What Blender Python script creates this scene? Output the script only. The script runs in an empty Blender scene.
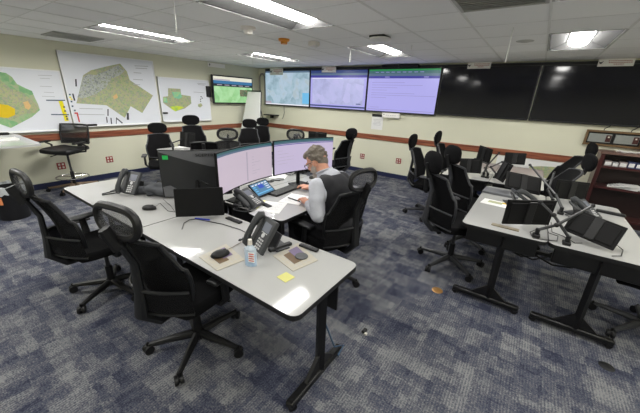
import bpy, bmesh, math, random
from math import sin, cos, pi, radians, sqrt
from mathutils import Vector, Matrix, Euler
random.seed(7)
scene = bpy.context.scene
COL = scene.collection
# ------------------------------------------------------------------ camera
FPX = 295.22; YAW, PITCH, ROLL = 0.6028, 0.35462, 0.04155; HC = 1.70
fw = Vector((-sin(YAW)*cos(PITCH), cos(YAW)*cos(PITCH), -sin(PITCH)))
r0 = Vector((cos(YAW), sin(YAW), 0)); u0 = r0.cross(fw)
rt = cos(ROLL)*r0 + sin(ROLL)*u0; up = -sin(ROLL)*r0 + cos(ROLL)*u0
cam_d = bpy.data.cameras.new('camera'); cam = bpy.data.objects.new('camera', cam_d); COL.objects.link(cam)
m = Matrix((rt, up, -fw)).transposed().to_4x4(); m.translation = (0, 0, HC)
cam.matrix_world = m
cam_d.sensor_width = 36; cam_d.lens = FPX/640*36; cam_d.clip_start = 0.02
scene.camera = cam
def ray(u, v): return rt*((u-320)/FPX) + up*(-(v-206.5)/FPX) + fw
def az(u, v, z):
    d = ray(u, v); t = (z-HC)/d.z; return Vector((d.x*t, d.y*t, z))
def ax(u, v, x):
    d = ray(u, v); t = x/d.x; return Vector((x, d.y*t, HC+d.z*t))
def ay(u, v, y):
    d = ray(u, v); t = y/d.y; return Vector((d.x*t, y, HC+d.z*t))
# ------------------------------------------------------------------ materials
def lin(c):
    c = c/255.0
    return c/12.92 if c <= 0.04045 else ((c+0.055)/1.055)**2.4
def rgb(r, g, b): return (lin(r), lin(g), lin(b), 1)
MATS = {}
def mat(name, col, rough=0.5, metal=0.0, var=0.06, scale=30, bump=0.0, alpha=1.0, emit=None, es=1.0, spec=0.5, coat=0.0, trans=0.0):
    m = bpy.data.materials.new(name); m.use_nodes = True
    nt = m.node_tree; b = nt.nodes['Principled BSDF']
    tc = nt.nodes.new('ShaderNodeTexCoord'); nz = nt.nodes.new('ShaderNodeTexNoise')
    nz.inputs['Scale'].default_value = scale; nz.inputs['Detail'].default_value = 3
    nt.links.new(tc.outputs['Object'], nz.inputs['Vector'])
    mx = nt.nodes.new('ShaderNodeMix'); mx.data_type = 'RGBA'
    a = tuple(max(0, c*(1-var)) for c in col[:3])+(1,); c2 = tuple(min(1, c*(1+var)) for c in col[:3])+(1,)
    mx.inputs[6].default_value = a; mx.inputs[7].default_value = c2
    nt.links.new(nz.outputs['Fac'], mx.inputs[0]); nt.links.new(mx.outputs[2], b.inputs['Base Color'])
    b.inputs['Roughness'].default_value = rough; b.inputs['Metallic'].default_value = metal
    b.inputs['Specular IOR Level'].default_value = spec
    b.inputs['Coat Weight'].default_value = coat
    b.inputs['Transmission Weight'].default_value = trans
    if alpha < 1: b.inputs['Alpha'].default_value = alpha
    if bump:
        bp = nt.nodes.new('ShaderNodeBump'); bp.inputs['Strength'].default_value = bump; bp.inputs['Distance'].default_value = 0.01
        nt.links.new(nz.outputs['Fac'], bp.inputs['Height']); nt.links.new(bp.outputs['Normal'], b.inputs['Normal'])
    if emit:
        b.inputs['Emission Color'].default_value = emit; b.inputs['Emission Strength'].default_value = es
    MATS[name] = m; return m
def ramp(nt, stops, const=False):
    r = nt.nodes.new('ShaderNodeValToRGB')
    if const: r.color_ramp.interpolation = 'CONSTANT'
    e = r.color_ramp.elements
    e[0].position, e[0].color = stops[0]; e[1].position, e[1].color = stops[-1]
    for p, c in stops[1:-1]:
        x = e.new(p); x.color = c
    return r
def patch_mat(name, cols, scale, rough=0.6, emit=0.0, snap=None):
    """patchwork colouring for printed maps and on-screen imagery"""
    m = mat(name, cols[0], rough); nt = m.node_tree; b = nt.nodes['Principled BSDF']
    tc = nt.nodes.new('ShaderNodeTexCoord'); nz = nt.nodes.new('ShaderNodeTexVoronoi'); nz.inputs['Scale'].default_value = scale
    n2 = nt.nodes.new('ShaderNodeTexNoise'); n2.inputs['Scale'].default_value = scale*1.3; n2.inputs['Detail'].default_value = 6
    nt.links.new(tc.outputs['Object'], nz.inputs['Vector']); nt.links.new(tc.outputs['Object'], n2.inputs['Vector'])
    sp = nt.nodes.new('ShaderNodeSeparateColor'); nt.links.new(nz.outputs['Color'], sp.inputs[0])
    ad = nt.nodes.new('ShaderNodeMath'); ad.operation = 'MULTIPLY_ADD'; ad.inputs[1].default_value = 0.35
    nt.links.new(sp.outputs[0], ad.inputs[0])
    ml = nt.nodes.new('ShaderNodeMath'); ml.operation = 'MULTIPLY'; ml.inputs[1].default_value = 0.72
    nt.links.new(n2.outputs['Fac'], ml.inputs[0]); nt.links.new(ml.outputs[0], ad.inputs[2])
    n = len(cols)
    rp = ramp(nt, [(0.28+0.45*i/(n-1), c) for i, c in enumerate(cols)])
    nt.links.new(ad.outputs[0], rp.inputs[0]); nt.links.new(rp.outputs[0], b.inputs['Base Color'])
    if emit:
        b.inputs['Base Color'].default_value = (0.01, 0.01, 0.01, 1)
        for l in list(b.inputs['Base Color'].links): nt.links.remove(l)
        b.inputs['Base Color'].default_value = (0.01, 0.01, 0.01, 1)
        nt.links.new(rp.outputs[0], b.inputs['Emission Color']); b.inputs['Emission Strength'].default_value = emit
        b.inputs['Roughness'].default_value = 0.25
    return m
def emis(name, c, s=1.0):
    return mat(name, (0.01, 0.01, 0.01, 1), rough=0.3, emit=c, es=s)

mat('black_plastic', rgb(13, 13, 15), 0.5, var=0.1)
mat('dark_plastic', rgb(20, 21, 23), 0.48)
mat('grey_plastic', rgb(54, 55, 58), 0.42)
mat('arm_pad_grey', rgb(66, 67, 70), 0.42)
mat('black_fabric', rgb(11, 11, 13), 0.95, var=0.25, scale=240, bump=0.3, spec=0.2)
mat('black_mesh', rgb(17, 17, 19), 0.8, var=0.3, scale=400, alpha=0.86, spec=0.25)
mat('pale_mesh', rgb(34, 34, 36), 0.8, var=0.3, scale=400, alpha=0.55)
mat('headrest_mesh', rgb(80, 80, 82), 0.8, var=0.3, scale=400, alpha=0.42)
mat('chrome', rgb(190, 190, 190), 0.2, metal=1)
mat('bronze_metal', rgb(150, 128, 108), 0.35, metal=0.7)
mat('powder_black', rgb(14, 14, 15), 0.4, var=0.05)
mat('laminate', rgb(178, 178, 176), 0.08, var=0.015, scale=4, spec=0.5)
mat('edge_black', rgb(20, 20, 21), 0.5)
mat('wheel_black', rgb(14, 14, 15), 0.5)
mat('monitor_black', rgb(12, 12, 13), 0.6, spec=0.25)
mat('monitor_back', rgb(40, 41, 43), 0.48)
mat('monitor_back_low', rgb(104, 105, 108), 0.5)
mat('letter_dark', rgb(20, 20, 22), 0.4)
mat('screen_off', rgb(13, 13, 15), 0.45, spec=0.25)
mat('tv_black', rgb(9, 10, 22), 0.09, var=0.02, spec=0.45)
mat('tv_bezel', rgb(16, 17, 22), 0.35)
mat('white_paper', rgb(236, 236, 234), 0.7, var=0.02)
mat('print_grey', rgb(176, 178, 182), 0.7)
mat('print_pale', rgb(205, 205, 208), 0.7)
mat('yellow_paper', rgb(236, 232, 150), 0.7)
mat('yellow_note', rgb(206, 203, 122), 0.7)
mat('label_green', rgb(40, 190, 90), 0.5)
mat('arm_silver', rgb(36, 37, 39), 0.32)
mat('cable_black', rgb(18, 18, 19), 0.5)
mat('cable_white', rgb(220, 220, 215), 0.5)
mat('skin', rgb(206, 150, 124), 0.5, var=0.08, scale=25)
mat('hair', rgb(116, 108, 98), 0.9, var=0.5, scale=90, bump=0.6)
mat('beard', rgb(168, 158, 148), 0.9, var=0.25, scale=120, bump=0.6)
mat('shirt', rgb(188, 190, 198), 0.8, var=0.08, scale=22, bump=0.9)
mat('vest', rgb(44, 44, 48), 0.9, var=0.2, scale=60)
mat('trousers', rgb(24, 24, 28), 0.9, var=0.2, scale=60)
mat('glasses', rgb(25, 25, 28), 0.3)
mat('blue_pen', rgb(40, 60, 200), 0.35)
mat('red_plastic', rgb(150, 48, 44), 0.45)
mat('outlet_white', rgb(222, 216, 206), 0.5)
mat('board_frame', rgb(238, 239, 240), 0.4)
mat('whiteboard', rgb(232, 235, 242), 0.25, var=0.03, scale=2)
mat('map_ink', rgb(60, 62, 72), 0.7)
mat('map_blue', rgb(60, 84, 110), 0.7)
mat('map_yellow', rgb(240, 226, 20), 0.7)
mat('map_red', rgb(206, 70, 70), 0.7)
mat('map_gold', rgb(228, 196, 24), 0.7, var=0.12, scale=12)
mat('map_orange', rgb(222, 186, 128), 0.7, var=0.15, scale=20)
mat('lamp_frame', rgb(170, 170, 168), 0.5)
mat('lamp_reflector', rgb(80, 80, 80), 0.6)
mat('baseboard_navy', rgb(28, 36, 72), 0.6)
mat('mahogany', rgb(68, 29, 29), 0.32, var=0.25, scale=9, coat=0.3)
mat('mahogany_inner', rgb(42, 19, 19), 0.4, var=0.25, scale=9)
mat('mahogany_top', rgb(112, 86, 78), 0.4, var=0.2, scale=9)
mat('wood_frame', rgb(112, 88, 58), 0.5, var=0.2, scale=14)
mat('grey_panel', rgb(142, 146, 142), 0.5)
mat('vent_grey', rgb(185, 185, 182), 0.7)
mat('orange_dome', rgb(232, 150, 40), 0.3)
mat('ap_white', rgb(225, 225, 222), 0.4)
mat('smoke_white', rgb(235, 230, 224), 0.4)
mat('bag_liner', rgb(206, 210, 212), 0.25, var=0.15, scale=18, alpha=0.85, bump=0.6)
mat('bin_black', rgb(22, 22, 24), 0.45)
mat('sticker_orange', rgb(226, 140, 90), 0.6)
mat('book_blue', rgb(72, 82, 120), 0.6)
mat('book_grey', rgb(150, 140, 140), 0.6)
mat('grey_case', rgb(112, 114, 118), 0.45)
mat('tan_card', rgb(134, 124, 104), 0.6)
mat('mat_tan', rgb(178, 172, 156), 0.6)
mat('mat_brown', rgb(104, 82, 56), 0.6)
mat('mat_purple', rgb(118, 104, 136), 0.6)
mat('puck_dark', rgb(72, 74, 76), 0.5)
mat('brass', rgb(196, 150, 92), 0.3, metal=0.55)
mat('label_red', rgb(200, 70, 66), 0.5)
mat('clear_plastic', rgb(225, 238, 248), 0.08, alpha=0.45)
mat('gel_blue', rgb(120, 190, 236), 0.2, alpha=0.6)
mat('key_light', rgb(205, 205, 205), 0.5)
mat('phone_grey', rgb(54, 56, 58), 0.45)
mat('phone_lcd', rgb(118, 122, 134), 0.25)
mat('jacket', rgb(70, 72, 76), 0.95, var=0.25, scale=20, bump=0.5)
mat('conduit_grey', rgb(150, 148, 140), 0.5)
mat('floor_black', rgb(18, 18, 20), 0.6)
mat('sign_white', rgb(245, 242, 236), 0.6)
mat('sign_red', rgb(176, 96, 92), 0.6)
LAMP = emis('lamp_lens', (1.0, 0.985, 0.94, 1), 34.0)
emis('lamp_lens_bright', (1.0, 0.985, 0.94, 1), 62.0)
emis('e_white', rgb(238, 238, 246)); emis('e_lav', rgb(196, 184, 212)); emis('e_lav2', rgb(172, 168, 232))
emis('e_peach', rgb(198, 184, 198)); emis('e_teal', rgb(58, 100, 104)); emis('e_steel', rgb(86, 108, 130))
emis('e_navy', rgb(44, 62, 116)); emis('e_indigo', rgb(60, 56, 148)); emis('e_green', rgb(38, 132, 72)); emis('e_line', rgb(150, 146, 206))
emis('e_cream', rgb(226, 224, 206)); emis('e_black', rgb(18, 28, 34)); emis('e_blue', rgb(52, 112, 158)); emis('e_cyan', rgb(110, 186, 230))
emis('e_grey', rgb(170, 160, 176)); emis('e_royal', rgb(54, 88, 190)); emis('e_tabbg', rgb(84, 132, 168))
MATS['e_map'] = patch_mat('e_map', [rgb(138, 164, 178), rgb(160, 186, 200), rgb(176, 196, 214), rgb(172, 188, 196)], 5, emit=1)
MATS['e_map2'] = patch_mat('e_map2', [rgb(168, 170, 212), rgb(182, 184, 226), rgb(190, 188, 232)], 6, emit=1)
MATS['e_map3'] = patch_mat('e_map3', [rgb(138, 196, 128), rgb(160, 212, 150), rgb(178, 222, 168)], 5, emit=1)
MATS['e_photo'] = patch_mat('e_photo', [rgb(90, 60, 50), rgb(120, 120, 90), rgb(70, 100, 70)], 20, emit=1)
MATS['map_green'] = patch_mat('map_green', [rgb(116, 172, 122), rgb(134, 184, 130), rgb(160, 188, 140), rgb(176, 182, 148)], 12)
MATS['map_mixed'] = patch_mat('map_mixed', [rgb(140, 160, 122), rgb(164, 180, 134), rgb(184, 184, 136), rgb(170, 166, 148), rgb(148, 172, 134)], 26)
MATS['map_urban'] = patch_mat('map_urban', [rgb(120, 126, 124), rgb(160, 166, 164), rgb(190, 194, 190), rgb(150, 160, 132)], 34)
MATS['map_teal'] = patch_mat('map_teal', [rgb(118, 196, 168), rgb(140, 206, 160), rgb(170, 210, 150)], 10)
MATS['map_lime'] = patch_mat('map_lime', [rgb(200, 226, 60), rgb(220, 232, 70), rgb(170, 210, 90)], 10)

def m_wall():
    m = mat('wall_paint', rgb(222, 221, 199), 0.7, var=0.025, scale=2.5)
    m['x'] = 1; return m
m_wall()
def m_rail():
    m = mat('rail_wood', rgb(132, 74, 52), 0.4); nt = m.node_tree; b = nt.nodes['Principled BSDF']
    tc = nt.nodes.new('ShaderNodeTexCoord'); mp = nt.nodes.new('ShaderNodeMapping'); mp.inputs['Scale'].default_value = (1.2, 1.2, 26)
    nz = nt.nodes.new('ShaderNodeTexNoise'); nz.inputs['Scale'].default_value = 2; nz.inputs['Detail'].default_value = 6
    nt.links.new(tc.outputs['Object'], mp.inputs[0]); nt.links.new(mp.outputs[0], nz.inputs['Vector'])
    rp = ramp(nt, [(0.3, rgb(104, 52, 38)), (0.5, rgb(140, 80, 56)), (0.7, rgb(164, 102, 72))])
    nt.links.new(nz.outputs['Fac'], rp.inputs[0]); nt.links.new(rp.outputs[0], b.inputs['Base Color'])
m_rail()
def m_ceiling():
    m = mat('ceiling_tile', rgb(178, 178, 176), 0.85); nt = m.node_tree; b = nt.nodes['Principled BSDF']
    tc = nt.nodes.new('ShaderNodeTexCoord'); sp = nt.nodes.new('ShaderNodeSeparateXYZ'); nt.links.new(tc.outputs['Object'], sp.inputs[0])
    fl = []
    for k, off in ((0, 0.11), (1, 0.08)):
        a = nt.nodes.new('ShaderNodeMath'); a.operation = 'ADD'; a.inputs[1].default_value = off+60.5; nt.links.new(sp.outputs[k], a.inputs[0])
        d = nt.nodes.new('ShaderNodeMath'); d.operation = 'DIVIDE'; d.inputs[1].default_value = 0.605; nt.links.new(a.outputs[0], d.inputs[0])
        f = nt.nodes.new('ShaderNodeMath'); f.operation = 'FLOOR'; nt.links.new(d.outputs[0], f.inputs[0]); fl.append(f)
    cb = nt.nodes.new('ShaderNodeCombineXYZ'); nt.links.new(fl[0].outputs[0], cb.inputs[0]); nt.links.new(fl[1].outputs[0], cb.inputs[1])
    wn = nt.nodes.new('ShaderNodeTexWhiteNoise'); nt.links.new(cb.outputs[0], wn.inputs['Vector'])
    nz = nt.nodes.new('ShaderNodeTexNoise'); nz.inputs['Scale'].default_value = 160; nt.links.new(tc.outputs['Object'], nz.inputs['Vector'])
    ad = nt.nodes.new('ShaderNodeMath'); ad.operation = 'MULTIPLY_ADD'; ad.inputs[1].default_value = 0.5
    nt.links.new(wn.outputs['Value'], ad.inputs[0]); ml = nt.nodes.new('ShaderNodeMath'); ml.operation = 'MULTIPLY'; ml.inputs[1].default_value = 0.5
    nt.links.new(nz.outputs['Fac'], ml.inputs[0]); nt.links.new(ml.outputs[0], ad.inputs[2])
    rp = ramp(nt, [(0.0, rgb(236, 236, 236)), (1.0, rgb(250, 250, 249))])
    nt.links.new(ad.outputs[0], rp.inputs[0]); nt.links.new(rp.outputs[0], b.inputs['Base Color'])
m_ceiling()
mat('grid_bar', rgb(225, 225, 223), 0.6)
def m_carpet():
    m = mat('carpet', rgb(110, 114, 128), 0.95, spec=0.1); nt = m.node_tree; b = nt.nodes['Principled BSDF']
    L = nt.links.new
    tc = nt.nodes.new('ShaderNodeTexCoord')
    wz = nt.nodes.new('ShaderNodeTexNoise'); wz.inputs['Scale'].default_value = 40; wz.inputs['Detail'].default_value = 3
    L(tc.outputs['Object'], wz.inputs['Vector'])
    sub = nt.nodes.new('ShaderNodeVectorMath'); sub.operation = 'SUBTRACT'; sub.inputs[1].default_value = (0.5, 0.5, 0.5); L(wz.outputs['Color'], sub.inputs[0])
    scv = nt.nodes.new('ShaderNodeVectorMath'); scv.operation = 'SCALE'; scv.inputs['Scale'].default_value = 0.045; L(sub.outputs[0], scv.inputs[0])
    base = nt.nodes.new('ShaderNodeVectorMath'); base.operation = 'ADD'; L(tc.outputs['Object'], base.inputs[0]); L(scv.outputs[0], base.inputs[1])
    outs = []
    for (sx, sy, ox, oy, w) in ((0.26, 0.10, 0.0, 0.0, 0.24), (0.12, 0.20, 0.07, 0.11, 0.22), (0.15, 0.06, 0.03, 0.02, 0.20), (0.05, 0.10, 0.0, 0.0, 0.14), (0.02, 0.05, 0.0, 0.0, 0.12)):
        ad = nt.nodes.new('ShaderNodeVectorMath'); ad.operation = 'ADD'; ad.inputs[1].default_value = (ox+30, oy+30, 0.5); L(base.outputs[0], ad.inputs[0])
        dv = nt.nodes.new('ShaderNodeVectorMath'); dv.operation = 'DIVIDE'; dv.inputs[1].default_value = (sx, sy, 10); L(ad.outputs[0], dv.inputs[0])
        fl = nt.nodes.new('ShaderNodeVectorMath'); fl.operation = 'FLOOR'; L(dv.outputs[0], fl.inputs[0])
        wn = nt.nodes.new('ShaderNodeTexWhiteNoise'); L(fl.outputs[0], wn.inputs['Vector'])
        ml = nt.nodes.new('ShaderNodeMath'); ml.operation = 'MULTIPLY'; ml.inputs[1].default_value = w; L(wn.outputs['Value'], ml.inputs[0]); outs.append(ml)
    s = outs[0]
    for o in outs[1:]:
        a = nt.nodes.new('ShaderNodeMath'); a.operation = 'ADD'; L(s.outputs[0], a.inputs[0]); L(o.outputs[0], a.inputs[1]); s = a
    # streaky yarn lines
    mp = nt.nodes.new('ShaderNodeMapping'); mp.inputs['Scale'].default_value = (9, 110, 1); L(tc.outputs['Object'], mp.inputs[0])
    n2 = nt.nodes.new('ShaderNodeTexNoise'); n2.inputs['Scale'].default_value = 1.6; n2.inputs['Detail'].default_value = 3; L(mp.outputs[0], n2.inputs['Vector'])
    mp3 = nt.nodes.new('ShaderNodeMapping'); mp3.inputs['Scale'].default_value = (85, 85, 1); L(tc.outputs['Object'], mp3.inputs[0])
    n3 = nt.nodes.new('ShaderNodeTexNoise'); n3.inputs['Scale'].default_value = 1.2; L(mp3.outputs[0], n3.inputs['Vector'])
    a = nt.nodes.new('ShaderNodeMath'); a.operation = 'MULTIPLY_ADD'; a.inputs[1].default_value = 0.42; L(n2.outputs['Fac'], a.inputs[0]); L(s.outputs[0], a.inputs[2])
    a2 = nt.nodes.new('ShaderNodeMath'); a2.operation = 'MULTIPLY_ADD'; a2.inputs[1].default_value = 0.95; L(n3.outputs['Fac'], a2.inputs[0]); L(a.outputs[0], a2.inputs[2])
    a3 = nt.nodes.new('ShaderNodeMath'); a3.operation = 'SUBTRACT'; a3.inputs[1].default_value = 0.635
    sp = nt.nodes.new('ShaderNodeSeparateXYZ'); L(tc.outputs['Object'], sp.inputs[0])
    m1 = nt.nodes.new('ShaderNodeMath'); m1.operation = 'MULTIPLY'; m1.inputs[1].default_value = 2*pi/.017; L(sp.outputs[0], m1.inputs[0])
    sn = nt.nodes.new('ShaderNodeMath'); sn.operation = 'SINE'; L(m1.outputs[0], sn.inputs[0])
    m2 = nt.nodes.new('ShaderNodeMath'); m2.operation = 'MULTIPLY'; L(sn.outputs[0], m2.inputs[0]); L(s.outputs[0], m2.inputs[1])
    m3 = nt.nodes.new('ShaderNodeMath'); m3.operation = 'MULTIPLY_ADD'; m3.inputs[1].default_value = 0.13; L(m2.outputs[0], m3.inputs[0]); L(a2.outputs[0], m3.inputs[2])
    L(m3.outputs[0], a3.inputs[0])
    rp = ramp(nt, [(0.20, rgb(50, 53, 70)), (0.42, rgb(76, 79, 92)), (0.58, rgb(96, 97, 104)), (0.82, rgb(134, 135, 136))])
    L(a3.outputs[0], rp.inputs[0]); L(rp.outputs[0], b.inputs['Base Color'])
    bp = nt.nodes.new('ShaderNodeBump'); bp.inputs['Strength'].default_value = 0.4; bp.inputs['Distance'].default_value = 0.004
    L(n3.outputs['Fac'], bp.inputs['Height']); L(bp.outputs['Normal'], b.inputs['Normal'])
m_carpet()
# ------------------------------------------------------------------ mesh builder
def ortho(d):
    d = d.normalized(); a = Vector((0, 0, 1)) if abs(d.z) < 0.9 else Vector((1, 0, 0))
    x = a.cross(d).normalized(); return x, d.cross(x).normalized()
class MB:
    def __init__(s): s.bm = bmesh.new(); s.mats = []
    def mi(s, m):
        if m not in s.mats: s.mats.append(m)
        return s.mats.index(m)
    def faces(s, vs, fs, m, T=None, smooth=False):
        i = s.mi(m); bv = [s.bm.verts.new(T @ Vector(v) if T else Vector(v)) for v in vs]; out = []
        for f in fs:
            try:
                q = s.bm.faces.new([bv[k] for k in f]); q.material_index = i; q.smooth = smooth; out.append(q)
            except ValueError: pass
        return bv, out
    def box(s, c, size, m, T=None, bev=0.0, rot=None, seg=1):
        x, y, z = [q/2 for q in size]; R = Euler(rot).to_matrix().to_4x4() if rot else Matrix.Identity(4)
        A = Matrix.Translation(c) @ R
        if T: A = T @ A
        vs = [(-x,-y,-z),(x,-y,-z),(x,y,-z),(-x,y,-z),(-x,-y,z),(x,-y,z),(x,y,z),(-x,y,z)]
        bv, fs = s.faces(vs, [(0,3,2,1),(4,5,6,7),(0,1,5,4),(1,2,6,5),(2,3,7,6),(3,0,4,7)], m, A)
        if bev > 0:
            es = list({e for f in fs for e in f.edges})
            bmesh.ops.bevel(s.bm, geom=es, offset=bev, segments=seg, affect='EDGES', profile=0.5)
        return s
    def bx(s, a, b, m, bev=0.0, T=None):
        return s.box([(a[i]+b[i])/2 for i in range(3)], [abs(b[i]-a[i]) for i in range(3)], m, T, bev)
    def tube(s, pts, r, m, n=8, T=None, closed=False, flat=1.0):
        pts = [Vector(p) for p in pts]; N = len(pts); rs = r if isinstance(r, (list, tuple)) else [r]*N
        rings = []; vs = []; px = None
        for i, p in enumerate(pts):
            if closed: d = pts[(i+1) % N]-pts[i-1]
            else: d = pts[min(i+1, N-1)]-pts[max(i-1, 0)]
            if d.length < 1e-9: d = Vector((0, 0, 1))
            d.normalize()
            if px is None: x, y = ortho(d)
            else:
                x = (px-d*px.dot(d))
                x = x.normalized() if x.length > 1e-6 else ortho(d)[0]
                y = d.cross(x)
            px = x
            for k in range(n):
                a = 2*pi*k/n; vs.append(p+x*(rs[i]*cos(a)*flat)+y*(rs[i]*sin(a)))
        fs = []
        for i in range(N if closed else N-1):
            j = (i+1) % N
            for k in range(n): fs.append((i*n+k, i*n+(k+1) % n, j*n+(k+1) % n, j*n+k))
        if not closed: fs += [tuple(range(n))[::-1], tuple((N-1)*n+k for k in range(n))]
        s.faces(vs, fs, m, T, True); return s
    def cyl(s, a, b, r, m, n=16, r2=None, T=None):
        a, b = Vector(a), Vector(b); d = b-a; x, y = ortho(d); r2 = r if r2 is None else r2
        vs = [a+x*(r*cos(2*pi*k/n))+y*(r*sin(2*pi*k/n)) for k in range(n)]+[b+x*(r2*cos(2*pi*k/n))+y*(r2*sin(2*pi*k/n)) for k in range(n)]
        s.faces(vs, [(k, (k+1) % n, n+(k+1) % n, n+k) for k in range(n)], m, T, True)
        s.faces(vs[:n], [tuple(range(n))[::-1]], m, T); s.faces(vs[n:], [tuple(range(n))], m, T); return s
    def lathe(s, prof, m, n=20, T=None):
        vs = []; 
        for r, z in prof:
            for k in range(n): vs.append((r*cos(2*pi*k/n), r*sin(2*pi*k/n), z))
        fs = [(i*n+k, i*n+(k+1) % n, (i+1)*n+(k+1) % n, (i+1)*n+k) for i in range(len(prof)-1) for k in range(n)]
        s.faces(vs, fs, m, T, True); return s
    def prism(s, poly, z0, z1, m, T=None, top=None):
        n = len(poly); vs = [(x, y, z0) for x, y in poly]+[(x, y, z1) for x, y in poly]
        s.faces(vs, [tuple(range(n))[::-1]]+[(k, (k+1) % n, n+(k+1) % n, n+k) for k in range(n)], m, T)
        s.faces([(x, y, z1) for x, y in poly], [tuple(range(n))], top or m, T); return s
    def ell(s, c, r, m, T=None, nu=16, nv=10, rot=None, fn=None):
        R = Euler(rot).to_matrix().to_4x4() if rot else Matrix.Identity(4)
        A = Matrix.Translation(c) @ R
        if T: A = T @ A
        vs = []
        for j in range(nv+1):
            t = pi*j/nv
            for k in range(nu):
                p = Vector((r[0]*sin(t)*cos(2*pi*k/nu), r[1]*sin(t)*sin(2*pi*k/nu), r[2]*cos(t)))
                if fn: p = fn(p)
                vs.append(p)
        fs = [(j*nu+k, (j+1)*nu+k, (j+1)*nu+(k+1) % nu, j*nu+(k+1) % nu) for j in range(nv) for k in range(nu)]
        s.faces(vs, fs, m, A, True)
        bmesh.ops.remove_doubles(s.bm, verts=s.bm.verts[-len(vs):], dist=1e-6); return s
    def shell(s, f, nu, nv, th, m, T=None):
        """closed slab following surface f(u,v), u in -1..1, v in 0..1, thickness th along +-normal"""
        P = [[Vector(f(-1+2*i/nu, j/nv)) for i in range(nu+1)] for j in range(nv+1)]
        def nrm(i, j):
            a = P[j][min(i+1, nu)]-P[j][max(i-1, 0)]; b = P[min(j+1, nv)][i]-P[max(j-1, 0)][i]
            c = a.cross(b); return c.normalized() if c.length > 1e-9 else Vector((0, 1, 0))
        vs = []; W = nu+1
        for sg in (0.5, -0.5):
            for j in range(nv+1):
                for i in range(W): vs.append(P[j][i]+nrm(i, j)*th*sg)
        o = W*(nv+1); fs = []
        for j in range(nv):
            for i in range(nu):
                a = j*W+i; fs.append((a, a+1, a+W+1, a+W)); fs.append((o+a, o+a+W, o+a+W+1, o+a+1))
        for i in range(nu): fs.append((i, o+i, o+i+1, i+1)); a = nv*W+i; fs.append((a, a+1, o+a+1, o+a))
        for j in range(nv): a = j*W; fs.append((a, a+W, o+a+W, o+a)); a = j*W+nu; fs.append((a, o+a, o+a+W, a+W))
        s.faces(vs, fs, m, T, True); return s
    def text(s, body, size, m, T, ext=0.001):
        cu = bpy.data.curves.new('t', 'FONT'); cu.body = body; cu.size = size; cu.extrude = ext; cu.align_x = 'CENTER'; cu.align_y = 'CENTER'
        o = bpy.data.objects.new('t', cu); COL.objects.link(o); dg = bpy.context.evaluated_depsgraph_get(); dg.update()
        me = bpy.data.meshes.new_from_object(o.evaluated_get(dg)); i = s.mi(m)
        vs = [s.bm.verts.new(T @ v.co) for v in me.vertices]
        for p in me.polygons:
            try: f = s.bm.faces.new([vs[k] for k in p.vertices]); f.material_index = i
            except ValueError: pass
        bpy.data.objects.remove(o); bpy.data.curves.remove(cu); bpy.data.meshes.remove(me); return s
    def build(s, name, parent=None, loc=None, smooth=None):
        me = bpy.data.meshes.new(name)
        bmesh.ops.recalc_face_normals(s.bm, faces=s.bm.faces)
        s.bm.to_mesh(me); s.bm.free()
        for q in s.mats: me.materials.append(MATS[q])
        o = bpy.data.objects.new(name, me); COL.objects.link(o)
        if parent: o.parent = parent
        if loc: o.location = loc
        if sum(p.use_smooth for p in me.polygons):
            try: me.set_sharp_from_angle(angle=radians(40))
            except Exception: pass
        return o
def thing(name, label, cat, loc=(0, 0, 0), rz=0.0, group=None):
    o = bpy.data.objects.new(name, None); COL.objects.link(o); o.empty_display_size = 0.1
    o.location = loc; o.rotation_euler = (0, 0, rz); tag(o, label, cat, group); return o
def tag(o, label, cat, group=None):
    o['label'] = label; o['category'] = cat
    if group: o['group'] = group
    return o
def struct(o): o['kind'] = 'structure'; return o
def dup(root, loc, rz, label, scale=None):
    r = root.copy(); COL.objects.link(r); r.location = loc; r.rotation_euler = (0, 0, rz); r['label'] = label
    for ch in root.children:
        c = ch.copy(); COL.objects.link(c); c.parent = r
        for g in ch.children:
            d = g.copy(); COL.objects.link(d); d.parent = c
    return r
def TR(loc, rz=0, rx=0, ry=0):
    return Matrix.Translation(loc) @ Matrix.Rotation(rz, 4, 'Z') @ Matrix.Rotation(rx, 4, 'X') @ Matrix.Rotation(ry, 4, 'Y')
def place(o, T): o.matrix_world = T; return o
# ------------------------------------------------------------------ the room
XL, XR, YB, YF, ZC = -6.78, 3.3, 6.48, -2.2, 2.40
fixt = []
for cx in (-4.645, -2.225, 0.195, 2.615):
    for y0 in (-0.69, 1.73, 4.15):
        fixt.append((cx-0.3025, cx+0.3025, y0, y0+1.21))
b = MB(); b.bx((XL-.1, YF-.1, -0.1), (XR+.1, YB+.1, 0), 'carpet'); struct(b.build('floor'))
b = MB(); b.bx((XL-.1, YF, 0), (XL, YB, 2.6), 'wall_paint'); struct(b.build('wall_left'))
b = MB(); b.bx((XL-.1, YB, 0), (XR+.1, YB+.1, 2.6), 'wall_paint'); struct(b.build('wall_back'))
b = MB(); b.bx((XR, YF, 0), (XR+.1, YB, 2.6), 'wall_paint'); struct(b.build('wall_right'))
b = MB(); b.bx((XL-.1, YF-.1, 0), (XR+.1, YF, 2.6), 'wall_paint'); struct(b.build('wall_front'))
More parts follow.
